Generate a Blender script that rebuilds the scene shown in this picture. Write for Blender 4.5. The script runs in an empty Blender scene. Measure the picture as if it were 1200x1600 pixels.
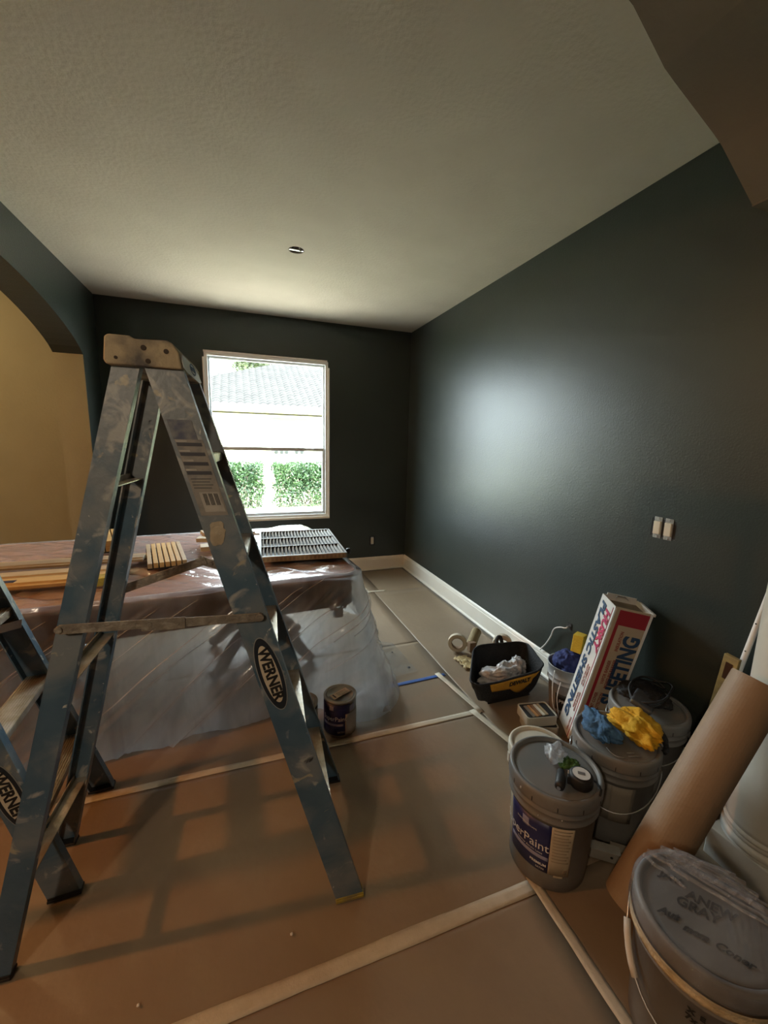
import bpy, bmesh, math, random
from mathutils import Vector, Matrix, noise, Euler
random.seed(7)
PI = math.pi
SC = bpy.context.scene
COL = SC.collection

# ------------------------------------------------------------------ camera
F_PX = 633.2
cam_d = bpy.data.cameras.new('camera'); cam = bpy.data.objects.new('camera', cam_d); COL.objects.link(cam)
cam_d.sensor_fit = 'VERTICAL'; cam_d.sensor_height = 24.0; cam_d.lens = F_PX / 1600 * 24.0
cam_d.clip_start = 0.02; cam_d.clip_end = 200
yaw, pitch, roll = math.radians(19.757), math.radians(9.666), math.radians(1.294)
fw = Vector((math.sin(yaw)*math.cos(pitch), math.cos(yaw)*math.cos(pitch), -math.sin(pitch)))
rt = Vector((math.cos(yaw), -math.sin(yaw), 0)); up = rt.cross(fw)
r2 = rt*math.cos(roll) + up*math.sin(roll); u2 = up*math.cos(roll) - rt*math.sin(roll)
m = Matrix((r2, u2, -fw)).transposed().to_4x4(); m.translation = Vector((0, 0, 1.48))
cam.matrix_world = m
SC.camera = cam

# ------------------------------------------------------------------ light
SC.view_settings.view_transform = 'Standard'; SC.view_settings.look = 'None'
SC.view_settings.gamma = 1; SC.view_settings.use_curve_mapping = False
SC.view_settings.exposure = 0.32
w = bpy.data.worlds.new('World'); SC.world = w; w.use_nodes = True
nt = w.node_tree; bg = nt.nodes['Background']
bg.inputs['Color'].default_value = (0.82, 0.93, 1.0, 1); bg.inputs['Strength'].default_value = 24.0

def lamp(name, kind, loc, energy, color, size=.1, target=None):
    d = bpy.data.lights.new(name, kind); d.energy = energy; d.color = color
    if kind == 'SUN': d.angle = size
    elif kind == 'AREA': d.shape = 'DISK'; d.size = size
    else: d.shadow_soft_size = size
    o = bpy.data.objects.new(name, d); COL.objects.link(o); o.location = loc
    if target is not None:
        o.rotation_euler = (Vector(target) - Vector(loc)).to_track_quat('-Z', 'Y').to_euler()
    return o
lamp('sun', 'SUN', (20, -7, 24), 34.0, (1, .97, .92), .02, (0, 0, 0))      # high sun from the right, a little behind the window wall
WARM = (1.0, .38, .085)
lamp('hall_downlight', 'AREA', (-2.95, 1.55, 2.3), 28, WARM, .10, (0.2, 1.3, 0))
lamp('hall_end_lamp', 'POINT', (-2.45, 3.35, 2.5), 18, (1, .76, .40), .06)
lamp('foyer_downlight', 'AREA', (-1.35, -.85, 2.4), 14, (1, .80, .58), .12, (.3, 3.2, 1.3))
portal = bpy.data.lights.new('window_portal', 'AREA'); portal.shape = 'RECTANGLE'; portal.size = 1.2; portal.size_y = 1.64
portal.cycles.is_portal = True
po = bpy.data.objects.new('window_portal', portal); COL.objects.link(po); po.location = (.318, 4.6, 1.48); po.rotation_euler = (-PI/2, 0, 0)
cy = SC.cycles
cy.use_denoising = True; cy.max_bounces = 8; cy.diffuse_bounces = 5; cy.glossy_bounces = 4; cy.transparent_max_bounces = 16
cy.sample_clamp_indirect = 6.0; cy.caustics_reflective = False; cy.caustics_refractive = False

# ------------------------------------------------------------------ materials
MATS = {}
def mat(name, col, rough=.5, metal=0.0, col2=None, vs=6.0, vlo=.35, vhi=.65, bump=0.0, bs=60.0, spec=.5, stretch=None, detail=4, coat=0, bdist=.01):
    if name in MATS: return MATS[name]
    mt = bpy.data.materials.new(name); mt.use_nodes = True; n = mt.node_tree; b = n.nodes['Principled BSDF']
    b.inputs['Base Color'].default_value = (*col, 1); b.inputs['Roughness'].default_value = rough
    b.inputs['Metallic'].default_value = metal; b.inputs['Specular IOR Level'].default_value = spec
    if coat: b.inputs['Coat Weight'].default_value = coat
    tc = n.nodes.new('ShaderNodeTexCoord'); mp = n.nodes.new('ShaderNodeMapping')
    n.links.new(tc.outputs['Object'], mp.inputs['Vector'])
    if stretch: mp.inputs['Scale'].default_value = stretch
    if col2 is not None:
        nz = n.nodes.new('ShaderNodeTexNoise'); nz.inputs['Scale'].default_value = vs; nz.inputs['Detail'].default_value = detail
        n.links.new(mp.outputs[0], nz.inputs['Vector'])
        rp = n.nodes.new('ShaderNodeValToRGB'); rp.color_ramp.elements[0].position = vlo; rp.color_ramp.elements[1].position = vhi
        rp.color_ramp.elements[0].color = (*col, 1); rp.color_ramp.elements[1].color = (*col2, 1)
        n.links.new(nz.outputs['Fac'], rp.inputs['Fac']); n.links.new(rp.outputs['Color'], b.inputs['Base Color'])
    if bump:
        nb = n.nodes.new('ShaderNodeTexNoise'); nb.inputs['Scale'].default_value = bs; nb.inputs['Detail'].default_value = 3
        n.links.new(mp.outputs[0], nb.inputs['Vector'])
        bp = n.nodes.new('ShaderNodeBump'); bp.inputs['Strength'].default_value = bump; bp.inputs['Distance'].default_value = bdist
        n.links.new(nb.outputs['Fac'], bp.inputs['Height']); n.links.new(bp.outputs['Normal'], b.inputs['Normal'])
    MATS[name] = mt; return mt

def thin_ior(n, fr):
    """same reflectance from both sides of a thin sheet"""
    ge = n.nodes.new('ShaderNodeNewGeometry'); ma = n.nodes.new('ShaderNodeMath'); ma.operation = 'MULTIPLY_ADD'
    ma.inputs[1].default_value = 1/1.5-1.5; ma.inputs[2].default_value = 1.5
    n.links.new(ge.outputs['Backfacing'], ma.inputs[0]); n.links.new(ma.outputs[0], fr.inputs['IOR'])

def film(name, tint=(.9, .92, .93), trans=.45, diff=.3, rough=.12, wr=0.0, bump=0.4, bs=9.0, stretch=(1, 1, 1), milk=.0):
    """thin polythene: part see-through, part milky, with a glossy skin"""
    mt = bpy.data.materials.new(name); mt.use_nodes = True; n = mt.node_tree; n.nodes.clear()
    out = n.nodes.new('ShaderNodeOutputMaterial')
    tr = n.nodes.new('ShaderNodeBsdfTransparent'); tr.inputs['Color'].default_value = (*tint, 1)
    di = n.nodes.new('ShaderNodeBsdfDiffuse'); di.inputs['Color'].default_value = (*tint, 1)
    tl = n.nodes.new('ShaderNodeBsdfTranslucent'); tl.inputs['Color'].default_value = (*tint, 1)
    gl = n.nodes.new('ShaderNodeBsdfGlossy'); gl.inputs['Roughness'].default_value = rough
    tc = n.nodes.new('ShaderNodeTexCoord'); mp = n.nodes.new('ShaderNodeMapping'); mp.inputs['Scale'].default_value = stretch
    mp.inputs['Rotation'].default_value = (0, .75, 0)
    nz = n.nodes.new('ShaderNodeTexNoise'); nz.inputs['Scale'].default_value = bs; nz.inputs['Detail'].default_value = 5
    nz.inputs['Distortion'].default_value = .6
    n.links.new(tc.outputs['Object'], mp.inputs['Vector']); n.links.new(mp.outputs[0], nz.inputs['Vector'])
    bp = n.nodes.new('ShaderNodeBump'); bp.inputs['Strength'].default_value = bump; bp.inputs['Distance'].default_value = .02
    n.links.new(nz.outputs['Fac'], bp.inputs['Height'])
    for s in (di, gl, tl): n.links.new(bp.outputs['Normal'], s.inputs['Normal'])
    m1 = n.nodes.new('ShaderNodeMixShader'); m1.inputs[0].default_value = trans
    n.links.new(di.outputs[0], m1.inputs[1]); n.links.new(tl.outputs[0], m1.inputs[2])
    m2 = n.nodes.new('ShaderNodeMixShader')
    # milkiness varies a little over the sheet
    mr = n.nodes.new('ShaderNodeMapRange'); mr.inputs['To Min'].default_value = max(0, diff-.12); mr.inputs['To Max'].default_value = diff+.12
    mr.inputs['From Min'].default_value = .3; mr.inputs['From Max'].default_value = .7
    n.links.new(nz.outputs['Fac'], mr.inputs['Value']); n.links.new(mr.outputs[0], m2.inputs[0])
    n.links.new(tr.outputs[0], m2.inputs[1]); n.links.new(m1.outputs[0], m2.inputs[2])
    fr = n.nodes.new('ShaderNodeFresnel'); thin_ior(n, fr)
    n.links.new(bp.outputs['Normal'], fr.inputs['Normal'])
    m3 = n.nodes.new('ShaderNodeMixShader')
    ad = n.nodes.new('ShaderNodeMath'); ad.operation = 'MULTIPLY_ADD'; ad.inputs[1].default_value = .9; ad.inputs[2].default_value = .03; ad.use_clamp = True
    n.links.new(fr.outputs[0], ad.inputs[0]); n.links.new(ad.outputs[0], m3.inputs[0])
    n.links.new(m2.outputs[0], m3.inputs[1]); n.links.new(gl.outputs[0], m3.inputs[2])
    n.links.new(m3.outputs[0], out.inputs['Surface'])
    MATS[name] = mt; return mt

def glass(name, tint=(.97, .99, .98)):
    mt = bpy.data.materials.new(name); mt.use_nodes = True; n = mt.node_tree; n.nodes.clear()
    out = n.nodes.new('ShaderNodeOutputMaterial'); tr = n.nodes.new('ShaderNodeBsdfTransparent'); tr.inputs['Color'].default_value = (*tint, 1)
    gl = n.nodes.new('ShaderNodeBsdfGlossy'); gl.inputs['Roughness'].default_value = .02
    fr = n.nodes.new('ShaderNodeFresnel'); thin_ior(n, fr); mx = n.nodes.new('ShaderNodeMixShader'); n.links.new(fr.outputs[0], mx.inputs[0])
    n.links.new(tr.outputs[0], mx.inputs[1]); n.links.new(gl.outputs[0], mx.inputs[2]); n.links.new(mx.outputs[0], out.inputs['Surface'])
    MATS[name] = mt; return mt

WALL = mat('dark green satin wall paint', (.027, .0345, .030), .37, col2=(.030, .038, .033), vs=2, bump=.25, bs=140, spec=.5, bdist=.004)
CEIL = mat('knockdown ceiling', (.53, .48, .39), .9, col2=(.57, .52, .425), vs=3, bump=.35, bs=55, bdist=.008)
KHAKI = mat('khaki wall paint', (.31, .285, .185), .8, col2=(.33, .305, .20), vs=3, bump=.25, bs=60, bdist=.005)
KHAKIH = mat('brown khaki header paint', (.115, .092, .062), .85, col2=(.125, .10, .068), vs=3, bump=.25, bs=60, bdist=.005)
TRIM = mat('white trim paint', (.80, .76, .68), .35, col2=(.76, .71, .62), vs=4)
COLM = mat('white column paint', (.62, .60, .54), .45, col2=(.56, .54, .48), vs=3, bump=.1, bs=20)
SUB = mat('grey concrete subfloor', (.20, .18, .15), .8, col2=(.25, .22, .19), vs=5)
PAPER = mat('brown floor paper', (.27, .195, .128), .45, col2=(.295, .215, .142), vs=3.5, bump=.15, bs=26, detail=6)
PAPER2 = mat('brown floor paper worn', (.28, .205, .134), .45, col2=(.245, .178, .115), vs=2.2, bump=.2, bs=18, detail=6)
TAPE = mat('off-white masking tape', (.62, .54, .42), .6, col2=(.56, .48, .36), vs=25, bump=.2, bs=120)
BTAPE = mat('blue painters tape', (.035, .09, .30), .55, col2=(.05, .12, .36), vs=20)
ALU = mat('brushed aluminium', (.55, .55, .54), .32, 1.0, col2=(.42, .42, .42), vs=30, bump=.1, bs=80)
BALU = mat('paint-spattered aluminium tread', (.40, .34, .25), .42, .7, col2=(.55, .52, .47), vs=18, vlo=.4, vhi=.7, bump=.2, bs=60)
BRACE = mat('dull spattered steel brace', (.24, .21, .17), .6, .3, col2=(.42, .38, .31), vs=30, vlo=.45, vhi=.75, bump=.5, bs=90)
YEL = mat('yellow rubber', (.50, .36, .05), .6, col2=(.30, .22, .08), vs=20)
CAPM = mat('paint-stained tan ladder cap', (.42, .33, .20), .7, col2=(.10, .085, .07), vs=11, vlo=.44, vhi=.62, bump=.4, bs=60)
BLUE = None
def blue_rail():
    mt = mat('spattered blue fibreglass', (.062, .120, .175), .45, col2=(.085, .148, .20), vs=9, bump=.15, bs=60)
    n = mt.node_tree; b = n.nodes['Principled BSDF']; base = b.inputs['Base Color'].links[0].from_socket
    tc = n.nodes.new('ShaderNodeTexCoord')
    def blotch(scale, lo, hi, colr, prev, zgain=0.0, distort=.5):
        nz = n.nodes.new('ShaderNodeTexNoise'); nz.inputs['Scale'].default_value = scale; nz.inputs['Detail'].default_value = 7; nz.inputs['Distortion'].default_value = distort
        n.links.new(tc.outputs['Object'], nz.inputs['Vector'])
        v = nz.outputs['Fac']
        if zgain:
            sx = n.nodes.new('ShaderNodeSeparateXYZ'); n.links.new(tc.outputs['Object'], sx.inputs[0])
            mr = n.nodes.new('ShaderNodeMapRange'); mr.inputs['From Min'].default_value = 1.05; mr.inputs['From Max'].default_value = 1.65
            mr.inputs['To Min'].default_value = 0; mr.inputs['To Max'].default_value = zgain
            n.links.new(sx.outputs['Z'], mr.inputs['Value']); ad = n.nodes.new('ShaderNodeMath'); ad.operation = 'ADD'
            n.links.new(v, ad.inputs[0]); n.links.new(mr.outputs[0], ad.inputs[1]); v = ad.outputs[0]
        rp = n.nodes.new('ShaderNodeMapRange'); rp.inputs['From Min'].default_value = lo; rp.inputs['From Max'].default_value = hi
        n.links.new(v, rp.inputs['Value'])
        mx = n.nodes.new('ShaderNodeMix'); mx.data_type = 'RGBA'; n.links.new(rp.outputs[0], mx.inputs['Factor'])
        n.links.new(prev, mx.inputs['A']); mx.inputs['B'].default_value = (*colr, 1); return mx.outputs['Result']
    s = blotch(6, .47, .64, (.20, .225, .24), base, .22)
    s = blotch(14, .60, .70, (.38, .38, .36), s, .10, .9)
    s = blotch(30, .70, .73, (.55, .54, .50), s, .02)
    s = blotch(12, .68, .73, (.42, .37, .27), s, .03, 1.2)
    s = blotch(11, .735, .76, (.012, .014, .016), s)
    n.links.new(s, b.inputs['Base Color']); return mt
BLUE = blue_rail()
PAILG = mat('grey bucket plastic', (.155, .150, .138), .42, col2=(.18, .172, .158), vs=6, bump=.05, bs=30)
PAILL = mat('grey bucket lid', (.16, .158, .15), .48, col2=(.185, .18, .17), vs=5)
PAILW = mat('off-white bucket plastic', (.62, .58, .48), .45, col2=(.55, .50, .41), vs=6)
LBLUE = mat('navy paint label', (.012, .014, .085), .4, col2=(.03, .035, .13), vs=14, vlo=.5, vhi=.8)
LCREAM = mat('cream paint label', (.50, .42, .30), .6, col2=(.44, .37, .26), vs=12)
LSMALL = mat('peach lid sticker', (.78, .58, .40), .6, col2=(.70, .52, .35), vs=20)
WHITE = mat('white print', (.75, .74, .72), .6)
GREYP = mat('grey print', (.30, .30, .42), .6)
TAN = mat('brown print', (.24, .19, .13), .6)
BLACK = mat('matt black', (.012, .012, .012), .55)
BLACKF = mat('black canvas', (.010, .010, .011), .8, col2=(.016, .016, .016), vs=20, bump=.5, bs=90)
YFAB = mat('yellow canvas', (.62, .30, .02), .75, col2=(.52, .24, .02), vs=12, bump=.3, bs=60)
WIRE = mat('galvanised wire', (.55, .55, .55), .35, .9)
GRIP = mat('white handle grip', (.66, .62, .54), .5)
KRAFT = mat('kraft paper roll', (.27, .195, .125), .6, col2=(.30, .215, .14), vs=4, bump=.15, bs=30)
KRAFTD = mat('kraft core', (.20, .12, .065), .8, col2=(.26, .16, .09), vs=8)
BOXW = mat('white carton face', (.72, .68, .64), .6, col2=(.66, .61, .56), vs=8)
BOXK = mat('buff carton face', (.50, .40, .29), .65, col2=(.46, .36, .26), vs=8)
BOXI = mat('carton inside', (.27, .22, .16), .8, col2=(.22, .18, .13), vs=8)
RED = mat('dark red print', (.32, .012, .025), .6); REDP = mat('magenta red print', (.48, .015, .09), .6)
NAVY = mat('navy print', (.018, .055, .13), .6)
REDT = mat('red brown fine print', (.30, .07, .05), .6)
WOODP = mat('pale raw mdf', (.46, .36, .22), .6, col2=(.40, .31, .18), vs=12, stretch=(1, 6, 6))
WOODY = mat('golden pine', (.60, .42, .18), .5, col2=(.52, .35, .14), vs=14, stretch=(1, 8, 8))
WOODG = mat('grey brown wood', (.16, .13, .10), .6, col2=(.21, .17, .13), vs=12, stretch=(8, 1, 1))
MAHOG = mat('dark reddish wood', (.052, .024, .018), .3, col2=(.072, .034, .026), vs=6, stretch=(1, 10, 10))
MAHTOP = mat('pinkish tabletop wood', (.46, .27, .22), .35, col2=(.52, .33, .27), vs=5, stretch=(1, 10, 10))
SLATM = mat('grey white slat', (.24, .23, .21), .6, col2=(.19, .185, .17), vs=9)
SHEET = film('clear polythene dust sheet', (.93, .95, .96), trans=.78, diff=.46, rough=.18, bump=.4, bs=2.6, stretch=(3.0, 3.0, .55))
SHEETT = film('taut polythene on tabletop', (.93, .93, .95), diff=.24, rough=.12, bump=.8, bs=5.0, stretch=(1, 3.0, 1))
SHEETF = film('thin floor polythene', (.97, .98, .98), diff=.13, rough=.2, bump=.4, bs=7)
BAGP = film('clear bag film', (.93, .93, .95), diff=.40, rough=.2, bump=.8, bs=20)
GLASS = glass('window glass')
WFRAME = mat('grey white window frame', (.80, .84, .85), .3, col2=(.74, .78, .79), vs=8)
WSEAL = mat('grey aluminium sash', (.50, .52, .52), .4, .1)

# ------------------------------------------------------------------ mesh builder
class MB:
    def __init__(s): s.v = []; s.f = []; s.mi = []
    def quad(s, *pts, mi=0):
        i = len(s.v); s.v += [Vector(p) for p in pts]; s.f.append(tuple(range(i, i+len(pts)))); s.mi.append(mi); return s
    def add(s, vs, fs, mi=0, M=None):
        i = len(s.v); s.v += [(M @ Vector(p)) if M is not None else Vector(p) for p in vs]
        for f in fs: s.f.append(tuple(a+i for a in f)); s.mi.append(mi)
        return s
    def box(s, c, d, M=None, mi=0):
        x, y, z = c; a, b, e = d[0]/2, d[1]/2, d[2]/2
        vs = [(x-a, y-b, z-e), (x+a, y-b, z-e), (x+a, y+b, z-e), (x-a, y+b, z-e), (x-a, y-b, z+e), (x+a, y-b, z+e), (x+a, y+b, z+e), (x-a, y+b, z+e)]
        return s.add(vs, [(0, 3, 2, 1), (4, 5, 6, 7), (0, 1, 5, 4), (1, 2, 6, 5), (2, 3, 7, 6), (3, 0, 4, 7)], mi, M)
    def bb(s, lo, hi, M=None, mi=0):
        return s.box([(a+b)/2 for a, b in zip(lo, hi)], [abs(b-a) for a, b in zip(lo, hi)], M, mi)
    def sweep(s, prof, p0, p1, u, v, mi=0):
        """prof: closed 2-D outline in axes u, v; swept from p0 to p1"""
        p0, p1, u, v = Vector(p0), Vector(p1), Vector(u), Vector(v); n = len(prof); i = len(s.v)
        for p in (p0, p1):
            for a, b in prof: s.v.append(p+u*a+v*b)
        for k in range(n): s.f.append((i+k, i+(k+1) % n, i+n+(k+1) % n, i+n+k)); s.mi.append(mi)
        s.f.append(tuple(i+k for k in reversed(range(n)))); s.f.append(tuple(i+n+k for k in range(n))); s.mi += [mi, mi]
        return s
    def lathe(s, prof, n=48, c=(0, 0, 0), M=None, mi=0, a0=0, a1=2*PI, cap=False):
        full = abs(a1-a0-2*PI) < 1e-6; k = n if full else n+1; vs = []
        for r, z in prof:
            for j in range(k):
                a = a0+(a1-a0)*j/n; vs.append((c[0]+r*math.cos(a), c[1]+r*math.sin(a), c[2]+z))
        fs = []
        for i in range(len(prof)-1):
            for j in range(n):
                j2 = (j+1) % k; fs.append((i*k+j, i*k+j2, (i+1)*k+j2, (i+1)*k+j))
        if cap and full:
            fs.append(tuple(reversed(range(k)))); fs.append(tuple((len(prof)-1)*k+j for j in range(k)))
        return s.add(vs, fs, mi, M)
    def cyl(s, p0, p1, r, n=16, r1=None, mi=0):
        p0, p1 = Vector(p0), Vector(p1); d = (p1-p0); q = d.to_track_quat('Z', 'Y').to_matrix().to_4x4(); q.translation = p0
        r1 = r if r1 is None else r1
        return s.lathe([(r, 0), (r1, d.length)], n, M=q, cap=True, mi=mi)
    def tube(s, pts, r, n=8, mi=0):
        pts = [Vector(p) for p in pts]; k = len(pts); i0 = len(s.v); prev = None
        for i, p in enumerate(pts):
            t = (pts[min(i+1, k-1)]-pts[max(i-1, 0)]).normalized()
            if prev is None: a = t.orthogonal().normalized()
            else: a = (prev-t*prev.dot(t)).normalized()
            prev = a; b = t.cross(a)
            rr = r[i] if isinstance(r, (list, tuple)) else r
            for j in range(n): an = 2*PI*j/n; s.v.append(p+a*math.cos(an)*rr+b*math.sin(an)*rr)
        for i in range(k-1):
            for j in range(n): s.f.append((i0+i*n+j, i0+i*n+(j+1) % n, i0+(i+1)*n+(j+1) % n, i0+(i+1)*n+j)); s.mi.append(mi)
        s.f.append(tuple(i0+j for j in reversed(range(n)))); s.f.append(tuple(i0+(k-1)*n+j for j in range(n))); s.mi += [mi, mi]
        return s
    def grid(s, fn, nu, nv, mi=0, wrapu=False):
        i = len(s.v); ku = nu if wrapu else nu+1
        for b in range(nv+1):
            for a in range(ku): s.v.append(Vector(fn(a/nu, b/nv)))
        for b in range(nv):
            for a in range(nu):
                a2 = (a+1) % ku; s.f.append((i+b*ku+a, i+b*ku+a2, i+(b+1)*ku+a2, i+(b+1)*ku+a)); s.mi.append(mi)
        return s
    def build(s, name, mats, parent=None, smooth=False, bevel=0, seg=2, solid=0, world=True, flip=True):
        """vertices are given in world space when world=True and moved into the parent's space"""
        me = bpy.data.meshes.new(name)
        vs = s.v
        if parent is not None and world:
            inv = WM(parent).inverted(); vs = [inv @ v for v in vs]
        me.from_pydata([tuple(v) for v in vs], [], s.f)
        mats = mats if isinstance(mats, (list, tuple)) else [mats]
        for mm in mats: me.materials.append(mm)
        me.polygons.foreach_set('material_index', s.mi)
        if flip:
            bm = bmesh.new(); bm.from_mesh(me); bmesh.ops.recalc_face_normals(bm, faces=bm.faces); bm.to_mesh(me); bm.free()
        if smooth: me.polygons.foreach_set('use_smooth', [True]*len(me.polygons))
        me.update()
        o = bpy.data.objects.new(name, me); COL.objects.link(o)
        if parent is not None: o.parent = parent
        if solid:
            md = o.modifiers.new('solid', 'SOLIDIFY'); md.thickness = solid; md.offset = 0
        if bevel:
            md = o.modifiers.new('bevel', 'BEVEL'); md.width = bevel; md.segments = seg; md.limit_method = 'ANGLE'; md.angle_limit = .6
            if smooth is False:
                pass
        return o
_W = {}
def WM(o):
    mtx = o.matrix_basis.copy() if o.name not in _W else _W[o.name]
    return (WM(o.parent) @ mtx) if o.parent else mtx
def tag(o, label, cat, group=None, kind=None):
    o['label'] = label; o['category'] = cat
    if group: o['group'] = group
    if kind: o['kind'] = kind
    return o
def thing(name, label, cat, loc=(0, 0, 0), rot=(0, 0, 0), group=None):
    o = bpy.data.objects.new(name, None); COL.objects.link(o); o.location = loc; o.rotation_euler = rot
    o.empty_display_size = .05
    m_ = Euler(rot).to_matrix().to_4x4(); m_.translation = Vector(loc); _W[o.name] = m_
    return tag(o, label, cat, group)
def struct(o): o['kind'] = 'structure'; return o
def text(txt, size, M, material, name, parent, bold=.0, ext=.0006, shear=0.0, sx=1.0, warp=None, align='CENTER', world=True):
    c = bpy.data.curves.new('t', 'FONT'); c.body = txt; c.size = size; c.offset = bold; c.extrude = ext; c.shear = shear
    c.align_x = align; c.align_y = 'CENTER'; c.resolution_u = 3
    to = bpy.data.objects.new('t', c); COL.objects.link(to)
    bpy.context.view_layer.update()
    me = bpy.data.meshes.new_from_object(to.evaluated_get(bpy.context.evaluated_depsgraph_get()))
    bpy.data.objects.remove(to); bpy.data.curves.remove(c)
    inv = WM(parent).inverted() if (parent is not None and world) else Matrix()
    for v in me.vertices:
        p = Vector((v.co.x*sx, v.co.y, v.co.z))
        p = warp(p) if warp else (M @ p)
        v.co = inv @ p
    me.materials.clear(); me.materials.append(material); me.name = name
    o = bpy.data.objects.new(name, me); COL.objects.link(o)
    if parent is not None: o.parent = parent
    return o
def frame(o, x, y):
    """matrix with x axis, y axis, z = x cross y at o"""
    x = Vector(x).normalized(); z = x.cross(Vector(y)).normalized(); y = z.cross(x)
    M = Matrix((x, y, z)).transposed().to_4x4(); M.translation = Vector(o); return M
def nz(x, y, z=0, s=1): return noise.noise(Vector((x*s, y*s, z*s)))

# ------------------------------------------------------------------ room
R, B, L, H = 1.847, 4.377, -1.132, 2.687
LH = -1.332           # hall face of the left wall
# floor slab under the paper
FX0, FX1, FY0, FY1 = -3.6, 2.0, -3.2, 4.6
struct(MB().bb((FX0, FY0, -.12), (FX1, FY1, -.004)).build('floor', SUB))

# brown paper sheets laid over the floor, each its own sheet
def sheet(lo, hi, z, label, mt=PAPER, n=24):
    x0, y0 = lo; x1, y1 = hi; mb = MB()
    def f(u, v):
        x = x0+(x1-x0)*u; y = y0+(y1-y0)*v
        e = min(u, 1-u, v, 1-v)
        return (x+.004*nz(y*3, z*50), y+.004*nz(x*3, z*70+4), z+.0014*max(0, nz(x, y, z*90, 2.3))*min(1, e*8))
    mb.grid(f, n, n)
    o = mb.build('floor_paper', mt, smooth=True, solid=.0008)
    return tag(o, label, 'floor paper')
sheet((-1.12, .895), (1.235, 1.75), .0016, 'brown floor paper sheet under the paint-spattered ladder, between the two long masking tape strips')
sheet((-1.12, 1.735), (1.235, 2.60), .0012, 'brown floor paper sheet under the near edge of the wrapped table', PAPER2)
sheet((-1.12, 2.585), (1.235, 3.72), .0008, 'brown floor paper sheet under the far half of the wrapped table')
sheet((-1.12, 3.70), (1.30, 4.34), .0004, 'brown floor paper sheet along the window wall')
sheet((1.228, .90), (1.80, 3.68), .0001, 'long brown floor paper strip running beside the green wall under the tool bag', PAPER2)
sheet((1.27, 3.66), (1.80, 4.34), -.0003, 'small brown floor paper sheet in the corner of the two green walls')
sheet((-1.12, -.2), (.905, .905), .0020, 'brown floor paper sheet nearest the camera, left of the slanting tape strip')
sheet((.895, -.2), (1.84, .905), .0014, 'brown floor paper sheet under the wrapped grey bucket in the near corner', PAPER2)
sheet((-3.2, .2), (-1.16, 4.3), .0012, 'brown floor paper sheet in the hall beyond the arch')

def tape(a, b, wd, label, mt=TAPE, z=.0042, group=None, seed=0):
    a, b = Vector((*a, 0)), Vector((*b, 0)); d = b-a; nrm = Vector((-d.y, d.x, 0)).normalized(); n = max(8, int(d.length*22)); mb = MB()
    def f(u, v):
        p = a+d*u+nrm*wd*(v-.5)+nrm*.003*nz(u*5+seed, v*2+seed)
        if v in (0, 1): p += nrm*.0012*nz(u*40, v*9+seed)
        return (p.x, p.y, z+.0004*nz(u*9+seed, v*3))
    mb.grid(f, n, 3)
    return tag(mb.build('floor_tape', mt, smooth=True, solid=.0004), label, 'tape')
tape((-.75, 1.762), (1.225, 1.752), .037, 'long off-white floor tape strip passing in front of the small paint can', seed=1)
tape((-.62, .905), (.905, .900), .045, 'wide off-white floor tape strip running left from the labelled front bucket', seed=2)
tape((.905, .93), (.90, .30), .036, 'off-white floor tape strip left of the plastic-wrapped near bucket', z=.0048, seed=3)
tape((1.172, 2.17), (1.235, 1.74), .036, 'short off-white tape strip on the floor from the end of the blue tape', z=.0048, seed=4)
tape((1.19, 1.775), (1.262, 1.42), .038, 'off-white tape strip on the floor leading to the white bucket', z=.0053, seed=5)
tape((.70, 2.118), (1.215, 2.140), .030, 'blue masking tape strip on the floor beside the plastic sheeting', BTAPE, seed=6)
tape((1.16, 3.70), (1.36, 3.685), .030, 'short white tape strip on the floor behind the wrapped table', seed=7)
tape((1.13, 4.18), (1.185, 3.66), .034, 'white tape strip on the floor going to the window wall behind the table', z=.0048, seed=8)

# walls ------------------------------------------------------------
# wall_back with the window hole
WX0, WX1, WZ0, WZ1 = -.278, .914, .665, 2.297
mb = MB(); T = .16
for lo, hi in (((L-.6, B, 0), (WX0, B+T, H)), ((WX1, B, 0), (R+.16, B+T, H)), ((WX0, B, 0), (WX1, B+T, WZ0)), ((WX0, B, WZ1), (WX1, B+T, H))): mb.bb(lo, hi)
struct(mb.build('wall_back', WALL))
# switch box hole position in the right wall: X=R, Y 1.242..1.357, z 1.078..1.158
mb = MB()
SY0, SY1, SZ0, SZ1 = 1.243, 1.357, 1.074, 1.160
for lo, hi in (((R, -3.2, 0), (R+.16, SY0, H)), ((R, SY1, 0), (R+.16, B+T, H)), ((R, SY0, 0), (R+.16, SY1, SZ0)), ((R, SY0, SZ1), (R+.16, SY1, H))): mb.bb(lo, hi)
struct(mb.build('wall_right', WALL))

def arch_strip(x0, x1, fz, n, plane):
    """columns of wall above an arch; plane(a, t, z) -> xyz, a along, t in 0..1 through the thickness. returns MB with mi: 0 faces, 1 intrados"""
    mb = MB()
    for i in range(n):
        a, b = x0+(x1-x0)*i/n, x0+(x1-x0)*(i+1)/n; za, zb = fz(a), fz(b)
        for t, sgn in ((0, 0), (1, 2)): mb.quad(plane(a, t, za), plane(b, t, zb), plane(b, t, H), plane(a, t, H), mi=sgn)
        mb.quad(plane(a, 0, za), plane(a, 1, za), plane(b, 1, zb), plane(b, 0, zb), mi=1)
    return mb
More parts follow.
